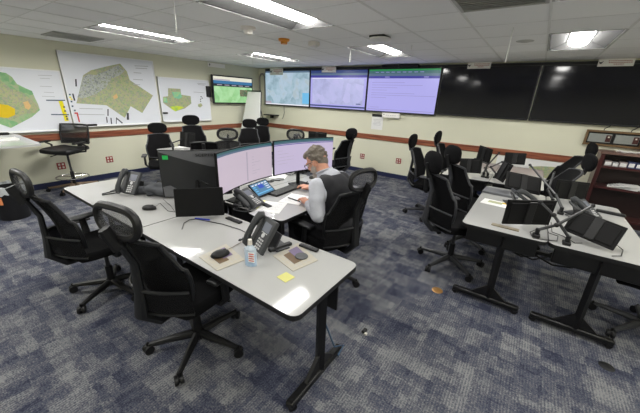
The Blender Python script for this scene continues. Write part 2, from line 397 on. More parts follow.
# ceiling plate with openings for the recessed fixtures
b = MB(); xs = sorted({XL, XR} | {q for f in fixt for q in f[:2]}); ys = sorted({YF, YB} | {q for f in fixt for q in f[2:]})
for i in range(len(xs)-1):
    for j in range(len(ys)-1):
        mx_, my_ = (xs[i]+xs[i+1])/2, (ys[j]+ys[j+1])/2
        if any(f[0] < mx_ < f[1] and f[2] < my_ < f[3] for f in fixt): continue
        b.bx((xs[i], ys[j], ZC), (xs[i+1], ys[j+1], ZC+.02), 'ceiling_tile')
struct(b.build('ceiling'))
b = MB(); b.bx((XL-.1, YF-.1, 2.6), (XR+.1, YB+.1, 2.65), 'ceiling_tile'); struct(b.build('ceiling'))
b = MB()
def infix(x, y): return any(f[0]-.001 < x < f[1]+.001 and f[2]-.001 < y < f[3]+.001 for f in fixt)
k = -11
while -0.11+.605*k < XR:
    x = -0.11+.605*k; k += 1
    if x > XL+.02: b.bx((x-.011, YF, ZC-.004), (x+.011, YB, ZC+.001), 'grid_bar')
k = -4
while -0.08+.605*k < YB:
    y = -0.08+.605*k; k += 1
    if y < YF+.02: continue
    # stop the runner either side of an opening
    seg = []; x0 = XL
    for f in sorted(fixt):
        if f[2]+.01 < y < f[3]-.01: seg.append((x0, f[0])); x0 = f[1]
    seg.append((x0, XR))
    for a, c in seg: b.bx((a, y-.005, ZC-.002), (c, y+.005, ZC+.001), 'grid_bar')
struct(b.build('trim_1'))
for nm, a, c in (('baseboard_left', (XL, YF, 0), (XL+.012, YB, .10)), ('baseboard_back', (XL, YB-.012, 0), (XR, YB, .10)),
                 ('baseboard_right', (XR-.012, YF, 0), (XR, YB, .10)), ('baseboard_front', (XL, YF, 0), (XR, YF+.012, .10))):
    b = MB(); b.bx(a, c, 'baseboard_navy'); struct(b.build(nm))
for nm, a, c in (('trim_2', (XL, YF, .81), (XL+.022, YB-.022, .925)), ('trim_3', (XL, YB-.022, .82), (XR, YB, .935))):
    b = MB(); b.bx(a, c, 'rail_wood', bev=.006); struct(b.build(nm))
b = MB(); b.bx((-6.45, YB-.06, 2.328), (2.0, YB, 2.372), 'tv_bezel'); struct(b.build('dark_strip'))  # plain dark strip along the back wall above the screens
# ------------------------------------------------------------------ ceiling fixtures
def lamp(f, label):
    x0, x1, y0, y1 = f; cx, cy = (x0+x1)/2, (y0+y1)/2; w, l = x1-x0, y1-y0
    t = thing('ceiling_light', label, 'ceiling light', (cx, cy, ZC-.006), 0, 'recessed ceiling lights')
    b = MB(); 
    for sx in (-1, 1): b.box((sx*(w/2-.008), 0, .003), (.016, l, .003), 'lamp_frame')
    for sy in (-1, 1): b.box((0, sy*(l/2-.008), .003), (w, .016, .003), 'lamp_frame')
    b.build('frame', t)
    b = MB(); d = .085; h = .13
    for sx in (-1, 1):
        b.faces([(sx*(w/2-.024), -l/2+.024, .006), (sx*(w/2-.024), l/2-.024, .006), (sx*h, l/2-.05, d), (sx*h, -l/2+.05, d)], [(0, 1, 2, 3)], 'lamp_reflector')
    for sy in (-1, 1):
        b.faces([(-w/2+.024, sy*(l/2-.024), .006), (w/2-.024, sy*(l/2-.024), .006), (h, sy*(l/2-.05), d), (-h, sy*(l/2-.05), d)], [(0, 1, 2, 3)], 'lamp_reflector')
    b.faces([(-h, -l/2+.05, d), (h, -l/2+.05, d), (h, l/2-.05, d), (-h, l/2-.05, d)], [(0, 1, 2, 3)], 'lamp_reflector')
    b.build('reflector', t)
    b = MB(); ln = l/2-.055; n = 8; vs = []
    for sy in (-1, 1):
        for k in range(n+1):
            a = pi*k/n; vs.append((.105*cos(a), sy*ln, d-.002-.055*sin(a)))
    fs = [(k, k+1, n+1+k+1, n+1+k) for k in range(n)]+[tuple(range(n+1)), tuple(range(n+1, 2*n+2))[::-1]]
    b.faces(vs, fs, 'lamp_lens_bright' if cx < -4 else 'lamp_lens', smooth=False); b.build('lens', t)
    return t
labs = {(-4.645, 1.73): 'recessed light over the left wall maps, left end of picture', (-4.645, 4.15): 'small far recessed light in front of the corner television',
        (-2.225, 1.73): 'largest recessed light, cut by the top edge, nearest the camera', (-2.225, 4.15): 'recessed light in front of the lit purple wall screens',
        (0.195, 4.15): 'recessed light at right in front of the black wall screens'}
for f in fixt:
    cx = round((f[0]+f[1])/2, 3); lb = labs.get((cx, f[2]))
    lamp(f, lb or 'recessed ceiling light beyond the edge of the picture')
# ------------------------------------------------------------------ ceiling bits
def vent(x0, x1, y0, y1, label):
    t = thing('ceiling_vent', label, 'vent', ((x0+x1)/2, (y0+y1)/2, ZC-.012)); w, l = x1-x0, y1-y0
    b = MB(); b.box((0, 0, .008), (w-.02, l-.02, .004), 'vent_grey'); b.build('backing', t)
    b = MB()
    for s in (-1, 1): b.box((s*(w/2-.012), 0, .003), (.024, l, .012), 'vent_grey'); b.box((0, s*(l/2-.012), .003), (w, .024, .012), 'vent_grey')
    b.build('frame', t)
    b = MB(); n = 12
    for k in range(n): b.box((0, -l/2+.04+(l-.08)*k/(n-1), .002), (w-.05, .02, .003), 'vent_grey', rot=(.5, 0, 0))
    b.build('louvre', t)
vent(-6.16, -5.60, 1.62, 2.22, 'grey louvred ceiling vent above the tall left wall map')
vent(-0.70, -0.12, 2.33, 2.93, 'grey return air grille cut by the top edge of the picture')
def disc(name, label, cat, p, r, h, m1, m2, seg=20):
    t = thing(name, label, cat, p)
    b = MB(); b.lathe([(0, 0), (r, 0), (r, -h*.3), (r*.8, -h*.5), (0, -h*.5)], m1, seg); b.build('mounting_plate', t)
    b = MB(); b.lathe([(r*.62, -h*.5), (r*.55, -h), (0, -h)], m2, seg); b.build('dome', t); return t
disc('smoke_detector', 'white smoke detector beside the big ceiling light', 'smoke detector', tuple(az(248, 27, ZC-.001)), .085, .07, 'smoke_white', 'smoke_white')
disc('alarm_beacon', 'small orange alarm dome on the ceiling', 'alarm', tuple(az(284, 39, ZC-.001)), .075, .06, 'orange_dome', 'orange_dome')
p = az(314, 44, ZC-.0285)
t = thing('motion_sensor', 'small off white sensor box beside the orange dome', 'sensor', tuple(p))
b = MB(); b.box((0, 0, 0), (.12, .12, .056), 'smoke_white', bev=.01); b.build('housing', t)
b = MB(); b.ell((0.05, -.02, -.03), (.022, .022, .022), 'ap_white'); b.build('lens', t)
p = az(380, 36, ZC)
t = thing('wireless_access_point', 'white dome access point with a dark bracket on the ceiling', 'access point', tuple(p))
b = MB(); b.box((0, 0, -.0125), (.19, .19, .023), 'dark_plastic', bev=.004); b.build('bracket', t)
b = MB(); b.lathe([(0, -.024), (.13, -.024), (.13, -.04), (.1, -.058), (0, -.062)], 'ap_white', 24); b.build('dome', t)
p = az(525, 41, ZC-.001); disc('ceiling_speaker', 'faint flat round disc on the ceiling before the black screens', 'speaker', tuple(p), .09, .012, 'vent_grey', 'vent_grey')
for (u, v, L, lab) in ((175, 2, .0, 0), ):
    pass
def wire(pts, r, m, name, label, cat='wire'):
    t = Vector(pts[0]); o = MB().tube([Vector(q)-t for q in pts], r, m, 6).build(name, None, tuple(t)); tag(o, label, cat); return o
for (u0_, v0_, u1, v1, lab) in ((173.5, 2, 176.5, 37, 'white cord hanging from the ceiling over the left light'), (252, 54, 252.5, 66, 'short white cord hanging near the room corner'),
                               (350.5, 50, 349.5, 64, 'white cord hanging before the middle wall screen'), (513.5, 27, 503, 66, 'white cord hanging before the black screens'),
                               (412, 45, 412, 52, 'tiny hook hanging over the third lit wall screen')):
    a = az(u0_, v0_, ZC); d1 = ray(u1, v1); # drop straight down under the anchor to the height seen
    tt = (a.x*d1.x+a.y*d1.y)/(d1.x**2+d1.y**2); z1 = HC+d1.z*tt
    wire([a, (a.x, a.y, (a.z+z1)/2), (a.x, a.y, z1+.03)], .004, 'cable_white', 'hanging_string', lab, 'cord')
# ------------------------------------------------------------------ wall maps
def quad_wall(b, x, pts, th, m, o):
    """flat printed area on the left wall, pts are picture points on the plane"""
    P = [ax(u, v, XL+.03) for u, v in pts]
    poly = [(q.y-o[1], q.z-o[2]) for q in P]
    T = Matrix(((0, 0, 1, 0), (1, 0, 0, 0), (0, 1, 0, 0), (0, 0, 0, 1)))
    b.prism(poly, x, x+th, m, T)
def board(label, y0, y1, z0, z1, name='wall_map'):
    o = (XL+.002, (y0+y1)/2, z0); t = thing(name, label, 'map', o, 0, 'large maps on the left wall'); w = y1-y0; h = z1-z0
    b = MB(); b.box((.012, 0, h/2), (.022, w, h), 'whiteboard'); b.build('board', t)
    b = MB()
    for s in (-1, 1): b.box((.014, s*(w/2-.009), h/2), (.03, .018, h), 'board_frame')
    b.box((.014, 0, h-.009), (.03, w, .018), 'board_frame'); b.box((.014, 0, .009), (.03, w, .018), 'board_frame')
    b.build('frame', t)
    b = MB(); b.box((.04, 0, -.006), (.07, w*.96, .014), 'board_frame', bev=.003); b.build('tray', t)
    return t, o
t, o = board('green and yellow wall map at the left edge', 0.25, 1.905, 0.985, 1.945)
b = MB()
quad_wall(b, .024, [(-40, 66), (-10, 70), (0, 72), (6, 73), (12, 77), (17, 84), (25, 88), (32, 91), (35, 98), (38, 104), (40, 110), (32, 117), (11, 128), (0, 124), (-40, 120)], .001, 'map_green', o)
quad_wall(b, .0255, [(-12, 82), (0, 80), (10, 88), (22, 92), (32, 100), (38, 108), (36, 113), (24, 114), (12, 120), (0, 118), (-12, 118)], .001, 'map_mixed', o)
quad_wall(b, .027, [(-14, 100), (0, 104), (8, 105), (15, 109), (15, 115), (8, 118), (-14, 116)], .001, 'map_gold', o)
quad_wall(b, .027, [(23, 102), (28, 101), (31, 106), (29, 110), (25, 108)], .001, 'map_orange', o)
quad_wall(b, .025, [(58.6, 101), (62.6, 101), (69, 121), (65, 121)], .001, 'map_yellow', o)
for a in ([(46, 99.7), (65, 99.9), (65.2, 100.9), (46.2, 100.7)], [(51, 114), (69, 114.2), (69.2, 115.2), (51.2, 115)]): quad_wall(b, .027, a, .001, 'map_blue', o)
for k, (u, v) in enumerate(((64, 107), (65, 111), (66.3, 116.5), (67, 119))): quad_wall(b, .028, [(u-.8, v-.8), (u+.9, v-.8), (u+1.1, v+.8), (u-.6, v+.8)], .0005, 'map_ink', o)
for (u, v, w) in ((38, 75, 14), (40, 78, 10), (40, 86, 12), (42, 96, 13), (44, 92, 10)): quad_wall(b, .025, [(u, v), (u+w, v+.5), (u+w, v+.9), (u, v+.4)], .0005, 'print_grey', o)
b.build('printed_map', t)
t, o = board('tallest wall map, with grey streets, middle of the three', 1.925, 3.50, 1.03, 2.265)
def c2(L, sx=60, sy=50, k=5.16): return [(sx+x/k, sy+y/k) for x, y in L]
b = MB()
quad_wall(b, .024, c2([(85, 275), (120, 130), (160, 105), (240, 85), (310, 70), (345, 110), (360, 155), (480, 235), (425, 325), (365, 290), (335, 350), (240, 285)]), .001, 'map_mixed', o)
quad_wall(b, .0255, c2([(90, 245), (122, 140), (150, 125), (185, 130), (240, 108), (300, 78), (335, 105), (310, 130), (265, 148), (240, 190), (190, 225), (120, 250)]), .001, 'map_urban', o)
quad_wall(b, .0255, c2([(272, 240), (292, 225), (300, 245), (282, 255)]), .001, 'map_orange', o)
for L in ([(78, 150), (86, 150), (88, 188), (80, 188)], [(62, 225), (70, 225), (80, 262), (72, 262)], [(245, 305), (251, 305), (251, 340), (245, 340)], [(260, 350), (266, 350), (270, 385), (264, 385)], [(290, 348), (294, 348), (292, 388), (288, 388)],
          [(288, 352), (294, 350), (325, 376), (320, 380)], [(238, 345), (243, 345), (247, 375), (241, 375)], [(345, 325), (355, 325), (357, 360), (345, 360)]): quad_wall(b, .025, c2(L), .0006, 'map_ink', o)
for L in ([(75, 322), (92, 322), (104, 372), (97, 372), (86, 330), (75, 330)],): quad_wall(b, .025, c2(L), .0006, 'map_red', o)
for (x, y, mm) in ((48, 240, 'map_yellow'), (55, 262, 'map_blue'), (60, 286, 'map_blue'), (72, 308, 'map_blue'), (46, 226, 'map_blue'), (55, 250, 'map_yellow')): quad_wall(b, .025, c2([(x, y), (x+9, y), (x+10, y+8), (x+1, y+8)]), .0006, mm, o)
for (x, y, w) in ((385, 80, 70), (390, 92, 60), (380, 115, 40), (378, 150, 50), (100, 300, 120), (90, 330, 140), (378, 175, 36)): quad_wall(b, .025, c2([(x, y), (x+w, y+3), (x+w, y+6), (x, y+3)]), .0005, 'print_grey', o)
b.build('printed_map', t)
t, o = board('smallest wall map, green cross shape, nearest the television', 3.545, 4.79, 1.055, 1.975)
def c3(L): return c2(L, 150, 70, 6.88)
b = MB()
quad_wall(b, .024, c3([(125, 125), (210, 130), (215, 170), (280, 180), (285, 230), (240, 265), (175, 285), (130, 255), (90, 225), (90, 185), (125, 180)]), .001, 'map_mixed', o)
quad_wall(b, .0255, c3([(150, 150), (205, 150), (222, 185), (200, 200), (165, 190)]), .001, 'map_teal', o)
quad_wall(b, .0255, c3([(92, 190), (115, 192), (122, 225), (95, 222)]), .001, 'map_teal', o)
quad_wall(b, .0255, c3([(140, 252), (190, 246), (236, 256), (200, 274), (175, 285), (150, 270)]), .001, 'map_lime', o)
quad_wall(b, .0255, c3([(332, 235), (352, 228), (362, 245), (345, 258), (330, 250)]), .001, 'map_mixed', o)
for (x, y) in ((348, 180), (356, 190), (345, 198), (345, 212)): quad_wall(b, .025, c3([(x, y), (x+7, y), (x+7, y+7), (x, y+7)]), .0006, 'map_ink', o)
for (x, y, w) in ((325, 90, 60), (330, 98, 45), (300, 150, 70)): quad_wall(b, .025, c3([(x, y), (x+w, y+5), (x+w, y+8), (x, y+3)]), .0005, 'print_grey', o)
b.build('printed_map', t)
for (u, v, lb) in ((92, 124.5, 'black eraser on the tray under the tallest map'), (165.5, 113, 'small grey magnet clip at the bottom of the smallest map')):
    p = ax(u, v, XL+.045); b = MB()
    b.box((0, 0, 0), (.04, .15 if u < 100 else .10, .035), 'black_plastic' if u < 100 else 'grey_plastic', bev=.008)
    o_ = b.build('board_eraser' if u < 100 else 'magnet_clip', None, (XL+.055 if u < 100 else XL+.047, p.y, 1.0635-.015 if u < 100 else p.z)); tag(o_, lb, 'eraser' if u < 100 else 'clip')
# wall outlets
def outlet(loc, rz, label, m='red_plastic', group='red wall sockets'):
    t = thing('wall_socket', label, 'wall socket', loc, rz, group)
    b = MB(); b.box((0, -.004, 0), (.12, .008, .12), m, bev=.003); b.build('cover_plate', t)
    b = MB()
    for sx in (-1, 1):
        for sz in (-1, 1): b.box((sx*.026, -.009, sz*.027), (.03, .004, .034), 'outlet_white', bev=.002)
    b.build('socket_face', t)
outlet((XL+.001, 1.60, .36), pi/2, 'red socket low on the left wall behind the drafting chair')
outlet((XL+.001, 2.37, .37), pi/2, 'red socket low on the left wall under the tallest map')
outlet((-3.27, YB-.001, .39), 0, 'red socket on the back wall behind the seated man')
outlet((-2.35, YB-.001, .41), 0, 'red socket on the back wall left of the right hand chairs')
# ------------------------------------------------------------------ wall screens
def wall_tv(x0, x1, z0, z1, label, kind):
    w = x1-x0; h = z1-z0; t = thing('wall_television', label, 'television', ((x0+x1)/2, YB-.002, z0), 0, 'television wall across the back')
    b = MB(); b.box((0, -.045, h/2), (w-.006, .05, h), 'tv_bezel', bev=.004); b.box((0, -.01, h/2), (w*.5, .02, h*.5), 'tv_bezel'); b.build('body', t)
    b = MB(); y = -.0715
    def R(u0, u1, v0, v1, m, dy=0): b.bx((-w/2+.018+u0*(w-.036), y-dy-.0005, h-.018-v1*(h-.045)), (-w/2+.018+u1*(w-.036), y-dy, h-.018-v0*(h-.045)), m)
    if kind == 0: R(0, 1, 0, 1, 'tv_black')
    if kind == 1:
        R(0, 1, 0, .05, 'e_steel'); R(0, 1, .05, 1, 'e_map'); R(.86, 1, .62, .93, 'e_cyan', .001); R(0, .14, .9, .97, 'e_grey', .001); R(0, 1, .97, 1, 'e_white', .001)
    if kind == 2:
        R(0, 1, 0, .08, 'e_navy'); R(0, 1, .08, .13, 'e_steel'); R(0, 1, .13, .19, 'e_indigo'); R(0, 1, .19, 1, 'e_lav2'); R(.04, .96, .22, .9, 'e_map2', .001); R(0, 1, .93, .97, 'e_navy', .001); R(.03, .6, .2, .215, 'e_white', .001)
        R(.85, .93, .85, .87, 'e_navy', .002)
    if kind == 3:
        R(0, 1, 0, .035, 'e_green'); R(0, 1, .035, .1, 'e_teal'); R(0, 1, .1, .155, 'e_steel'); R(0, 1, .155, .21, 'e_indigo'); R(0, 1, .21, 1, 'e_lav2')
        rr = random.Random(3)
        for v, u1 in ((.3, .55), (.36, .8), (.42, .45), (.48, .3), (.55, .7), (.6, .98), (.66, .3), (.9, .2)): R(.06, u1, v, v+.012, 'e_line', .001)
        R(.02, .98, .95, .965, 'e_line', .001)
        for k in range(9): R(.1+.08*k, .15+.08*k, .06, .075, 'e_line', .001)
        R(.8, .86, .17, .19, 'e_line', .001); R(.25, .32, .17, .19, 'e_line', .001)
    b.build('screen', t)
wall_tv(-6.45, -4.875, 1.435, 2.325, 'lit map screen at the left end of the television wall', 1)
wall_tv(-4.865, -3.27, 1.435, 2.325, 'second lit wall screen, pale purple map page', 2)
wall_tv(-3.26, -1.705, 1.435, 2.325, 'third lit wall screen, lavender text page with green top line', 3)
wall_tv(-1.695, -0.135, 1.46, 2.325, 'left black wall screen', 0)
wall_tv(-0.125, 1.42, 1.46, 2.325, 'right black wall screen, cut by the picture edge', 0)
# signs and cameras over the screens
def sign(u0_, v0_, u1, v1, label, red=True, z=None):
    a = ay(u0_, v0_, YB-.10); c = ay(u1, v1, YB-.10); w = abs(c.x-a.x); h = max(.09, abs(a.z-c.z)); z0 = min(a.z, c.z)
    if z0+h > ZC-.006: z0 = ZC-.006-h
    t = thing('paper_sign', label, 'sign', ((a.x+c.x)/2, YB-.10, z0), 0, 'white paper signs above the screens' if z is None else None)
    b = MB(); b.box((0, 0, h/2), (w, .004, h), 'sign_white'); b.build('card', t)
    b = MB(); k = h*.28
    b.faces([(-w*.42-k, -.003, h*.70), (-w*.42-k*.2, -.003, h*.55), (-w*.42, -.003, h*.62), (-w*.42+k*.2, -.003, h*.55), (-w*.42+k, -.003, h*.72), (-w*.42+k*.3, -.003, h*.35), (-w*.42-k*.3, -.003, h*.35)], [(0, 1, 2, 3, 4, 5, 6)], 'map_ink')
    b.build('emblem', t)
    if red:
        b = MB(); rr = random.Random(int(u0_))
        for row, (zz, x0, x1) in enumerate(((.72, -.22, .42), (.5, -.2, .4), (.28, -.05, .2))):
            x = x0
            while x < x1:
                L = rr.uniform(.03, .06); b.box(((x+L/2)*w, -.003, zz*h), (L*w*.85, .001, h*.1), 'sign_red'); x += L+.012
        b.build('lettering', t)
sign(270, 68, 283, 75, 'white card sign above the first lit wall screen')
sign(322, 64, 336, 70, 'white card sign above the second lit wall screen')
sign(469, 59, 491, 65, 'white card sign above the left black wall screen')
sign(600, 57, 634, 64, 'white card sign with red lettering above the right black screen')
p = ax(206, 58, XL+.2)
t = thing('paper_sign', 'white card sign on the left wall above the small television', 'sign', (XL+.03, 5.06, 2.29), pi/2, 'white paper signs above the screens')
b = MB(); b.box((0, 0, .04), (.5, .004, .09), 'sign_white'); b.build('card', t)
b = MB(); b.ell((-.2, -.003, .045), (.018, .002, .02), 'map_ink'); b.build('emblem', t)
# things round the screens
a = ay(392, 113, YB-.08); t = thing('paper_sign', 'white card sign under the third lit wall screen', 'sign', (a.x-.02, YB-.085, 1.335), 0)
b = MB(); b.box((0, 0, .05), (.40, .004, .10), 'sign_white'); b.build('card', t)
b = MB(); b.box((-.16, -.003, .06), (.02, .001, .02), 'map_ink'); [b.box((-.1+.05*k, -.003, .05), (.035, .001, .008), 'print_grey') for k in range(5)]; b.build('lettering', t)
t = thing('notice_sheet', 'white notice sheet taped to the wall under the third lit screen', 'notice', (-2.97, YB-.001, 1.06), 0)
b = MB(); b.box((0, -.002, .14), (.28, .003, .30), 'white_paper'); b.build('sheet', t)
b = MB(); b.box((0, -.0045, .30), (.28, .002, .06), 'black_plastic'); b.build('header_strip', t)
b = MB(); [b.box((0, -.0045, .21-.03*k), (.2-.02*(k % 3), .001, .006), 'print_grey') for k in range(5)]; b.build('lettering', t)
a = ay(402, 66, YB-.12)
t = thing('conference_camera', 'black camera bar with a lens on top of the third lit screen', 'camera', (-2.55, YB-.09, 2.327), 0)
b = MB(); b.box((0, 0, .03), (.78, .10, .058), 'black_plastic', bev=.008); b.build('housing', t)
b = MB(); b.ell((0.0, -.055, .03), (.03, .03, .028), 'dark_plastic'); b.ell((.0, -.075, .03), (.014, .014, .014), 'arm_silver'); b.build('lens', t)
a = ay(275, 114, YB-.1)
t = thing('wall_shelf', 'small black bracket shelf on the back wall beside the flip chart', 'shelf', (-6.22, YB-.001, 1.17), 0)
b = MB(); b.box((.02, -.11, 0), (.4, .22, .025), 'black_plastic'); b.build('board', t); b = MB(); b.box((0, -.06, -.05), (.03, .12, .08), 'black_plastic'); b.build('bracket', t)
for (u, v, lb) in ((284, 117, 'black cable tail with plug dangling under the first lit screen'),):
    p = ay(u, v, YB-.012); wire([(p.x, YB-.012, 1.43), (p.x+.02, YB-.02, 1.25), (p.x-.02, YB-.02, p.z), (p.x-.05, YB-.02, p.z-.05)], .006, 'cable_black', 'dangling_wire', lb, 'cable')
# conduit in the corner
b = MB(); b.tube([(0, 0, 0), (0, 0, .72), (.06, 0, .80), (.13, 0, .80), (.19, 0, .72), (.19, 0, 0)], .022, 'conduit_grey', 8); o_ = b.build('conduit_pipe', None, (-6.70, YB-.03, 1.45)); tag(o_, 'grey conduit loop in the corner left of the first screen', 'pipe')
# small television on the left wall
t = thing('wall_television', 'small television in the corner showing a green map page', 'television', (XL+.10, 5.48, 1.445), pi/2-.0)
w, h = 1.30, .67
b = MB(); b.box((0, 0, h/2), (w, .05, h), 'tv_bezel', bev=.006); b.build('body', t)
b = MB(); b.box((0, .06, h/2), (.3, .075, .3), 'tv_bezel'); b.build('wall_bracket', t)
b = MB()
def R(u0, u1, v0, v1, m, dy=0): b.bx((-w/2+.03+u0*(w-.06), -.026-dy, h-.03-v1*(h-.06)), (-w/2+.03+u1*(w-.06), -.0265-dy, h-.03-v0*(h-.06)), m)
R(0, 1, 0, .15, 'e_cream'); R(0, 1, .15, .27, 'e_blue'); R(0, 1, .27, .37, 'e_black'); R(0, 1, .37, 1, 'e_map3'); R(.65, .86, .47, .74, 'e_photo', .001); R(.02, .4, .1, .14, 'e_grey', .001)
for k in range(5): R(.08+.18*k, .2+.18*k, .3, .33, 'e_grey', .001)
b.build('screen', t)
t = thing('cable_box', 'small black box behind the left side of the corner television', 'box', (XL+.002, 4.76, 1.60), pi/2)
b = MB(); b.box((0, -.03, .12), (.12, .06, .25), 'black_plastic', bev=.005); b.build('housing', t); b = MB(); b.tube([(0, -.03, 0), (.03, -.02, -.05), (.08, -.02, -.12)], .006, 'cable_black'); b.build('cable', t)
# flip chart easel in the corner
t = thing('flip_chart', 'white flip chart on an easel in the room corner', 'flip chart', (-6.10, 5.72, 0), 0)
b = MB(); b.faces([(-.42, -.22, .72), (.30, -.22, .72), (.16, 0, 1.76), (-.30, 0, 1.76), (-.42, -.20, .72), (.30, -.20, .72), (.16, .02, 1.76), (-.30, .02, 1.76)], [(0, 1, 2, 3), (7, 6, 5, 4), (0, 4, 5, 1), (1, 5, 6, 2), (2, 6, 7, 3), (3, 7, 4, 0)], 'white_paper'); b.build('paper_pad', t)
b = MB(); b.box((-.07, -.0, 1.78), (.5, .03, .03), 'grey_plastic'); b.build('clamp_bar', t)
for x0, y0 in ((-.40, -.33), (.34, -.33)):
    b = MB(); b.tube([(x0*.5, .03, 1.76), (x0, y0, 0)], .012, 'grey_plastic', 8); b.build('leg', t)
b = MB(); b.tube([(0, .04, 1.76), (0, .5, 0)], .012, 'grey_plastic', 8); b.build('leg', t)
# ------------------------------------------------------------------ chairs
def lerp(a, b_, t): return a+(b_-a)*t
def chair(name, label, loc, rz, head='pad', frame_m='dark_plastic', arm_m='arm_pad_grey', base_m='black_plastic', recl=0.0, group='task chairs', tall=1.0):
    t = thing(name, label, 'chair', loc, rz, group)
    # base
    b = MB(); b.lathe([(0, .10), (.045, .10), (.05, .07), (.03, .055), (0, .055)], base_m, 16)
    for k in range(5):
        a = 2*pi*k/5+.10
        b.tube([(.03*cos(a), .03*sin(a), .095), (.16*cos(a), .16*sin(a), .085), (.315*cos(a), .315*sin(a), .066)], [.03, .024, .017], base_m, 8)
    b.build('base', t)
    for k in range(5):
        a = 2*pi*k/5+.10; b = MB(); T = TR((.325*cos(a), .325*sin(a), .031), a+.6)
        b.cyl((0, -.026, 0), (0, -.006, 0), .031, 'wheel_black', 14, T=T); b.cyl((0, .006, 0), (0, .026, 0), .031, 'wheel_black', 14, T=T)
        b.box((0, 0, .014), (.045, .02, .035), 'wheel_black', T=T, bev=.005); b.cyl((0, 0, .02), (0, 0, .055), .008, 'wheel_black', 8, T=T)
        b.build('caster', t)
    b = MB(); b.cyl((0, 0, .09), (0, 0, .25), .028, 'black_plastic'); b.cyl((0, 0, .25), (0, 0, .40), .016, 'grey_plastic'); b.build('gas_cylinder', t)
    b = MB(); b.box((0, -.01, .415), (.17, .26, .045), 'black_plastic', bev=.012); b.tube([(.08, .05, .41), (.25, .07, .40)], .007, 'black_plastic'); b.build('tilt_mechanism', t)
    # seat cushion : waterfall front
    def seatf(u, v):
        w = .25*(1-.10*abs(v-.45)**1.5-0.06*(1-v)); y = -.24+.50*v
        z = .475 + .018*u*u - .05*max(0, v-.8)**1.3*4 - .008*sin(pi*v)
        e = 1-.12*(abs(2*v-1)**6)
        return (u*w*e, y, z)
    b = MB(); b.shell(seatf, 12, 12, .07, 'black_fabric'); so = b.build('seat', t)
    bv = so.modifiers.new('b', 'BEVEL'); bv.width = .02; bv.segments = 3; bv.limit_method = 'ANGLE'; bv.angle_limit = radians(50)
    # backrest
    R = recl
    def backf(u, v, grow=0.0, off=0.0):
        z = .56+.44*v; w = (.20+.045*sin(pi*min(1, v*1.15+.05))-.02*v)*(1+grow)
        y = -.235-(.10+R)*v+.045*sin(pi*v)*0.6-.0+.05*u*u-off
        return (u*w, y, z-.02*u*u*(1 if v > .5 else -1))
    b = MB(); b.shell(lambda u, v: backf(u, v), 12, 12, .022 if head == 'pad' or head == 'none' else .008, 'black_fabric' if head in ('pad', 'none') else 'black_mesh'); b.build('backrest', t)
    loop = [backf(-1, v/8) for v in range(9)]+[backf(u/4, 1) for u in range(-3, 4)]+[backf(1, 1-v/8) for v in range(9)]+[backf(-u/4, 0) for u in range(-3, 4)]
    b = MB(); b.tube(loop, .013, frame_m, 8, closed=True); b.build('back_frame', t)
    # lumbar shell wrapping behind the lower back
    def lumf(u, v):
        return (u*.225, -.325-.02*v+.13*u*u-(.04*R), .52+.16*v-.03*u*u)
    b = MB(); b.shell(lumf, 14, 5, .01, 'black_mesh')
    b.build('lumbar_support', t)
    b = MB(); b.tube([lumf(u/7, 1) for u in range(-7, 8)], .010, frame_m, 8); b.tube([lumf(u/7, 0) for u in range(-7, 8)], .010, frame_m, 8); b.build('lumbar_rim', t)
    # spine
    yt = -.335-R
    b = MB(); b.tube([(0, -.08, .41), (0, -.27, .42), (0, -.36, .52), (0, -.345, .66), (0, -.325-R*.5, .84), (0, yt-.03, .985)], [.026, .028, .028, .022, .018, .016], frame_m, 8, flat=1.6); b.build('spine', t)
    # headrest
    hz = 1.10; hy = yt-.025-R*.3
    if head == 'pad':
        b = MB(); b.tube([(0, yt-.03, .96), (0, yt-.055, 1.04), (0, hy-.04, 1.10)], [.018, .016, .014], 'black_plastic', 8, flat=1.5); b.build('headrest_stem', t)
        def bend(p): return Vector((p.x, p.y+.55*p.x*p.x+1.6*p.z*p.z, p.z))
        b = MB()
        def sq(p):
            q = Vector(p); q.x = math.copysign(abs(q.x/.15)**.75*.168, q.x); q.z = math.copysign(abs(q.z/.085)**.8*.102, q.z); return bend(q)
        b.ell((0, hy, 1.105), (.15, .036, .085), 'black_fabric', fn=sq, nu=20, nv=14); b.build('headrest', t)
    if head == 'ring':
        b = MB(); b.tube([(0, yt-.03, .96), (0, yt-.06, 1.03), (0, hy-.045, 1.085)], [.02, .018, .016], 'black_plastic', 8, flat=1.8); b.build('headrest_stem', t)
        pts = []
        for k in range(28):
            a = 2*pi*k/28; x = .145*math.copysign(abs(cos(a))**.7, cos(a)); z = .078*math.copysign(abs(sin(a))**.8, sin(a))
            pts.append((x, hy+.9*x*x+1.5*z*z, 1.10+z))
        b = MB(); b.tube(pts, .020, 'black_plastic', 8, closed=True); b.build('headrest', t)
        b = MB(); b.shell(lambda u, v: (u*.125*(1-.25*abs(2*v-1)**2), hy+.9*(u*.125)**2+1.5*((v-.5)*.13)**2, 1.10+(v-.5)*.13), 8, 6, .006, 'headrest_mesh'); b.build('headrest_mesh_panel', t)
    if head != 'none' or True:
        for s in (-1, 1):
            b = MB(); b.tube([(s*.12, .0, .425), (s*.25, .0, .44), (s*.285, 0, .48), (s*.285, -.01, .635)], [.017, .019, .02, .018], 'black_plastic', 8, flat=1.5)
            b.build('armrest', t)
            b = MB(); b.box((s*.285, .02, .652), (.085, .25, .026), arm_m, bev=.011, seg=2, rot=(0, 0, s*-.08)); b.build('arm_pad', t)
    return t
C_ring = chair('task_chair', 'black mesh chair nearest the camera, ring headrest, drawn up to the white table', (-1.62, .89, 0), .20, 'ring', 'dark_plastic', 'dark_plastic', 'black_plastic', .03)
def cd(src, x, y, rz, label, s=1.0, z=0):
    o = dup(src, (x, y, z), rz, label); o.scale = (s, s, s); return o
cd(C_ring, -2.77, .79, .06, 'black mesh chair at far left, seen edge on, beside the nearest chair', .98)
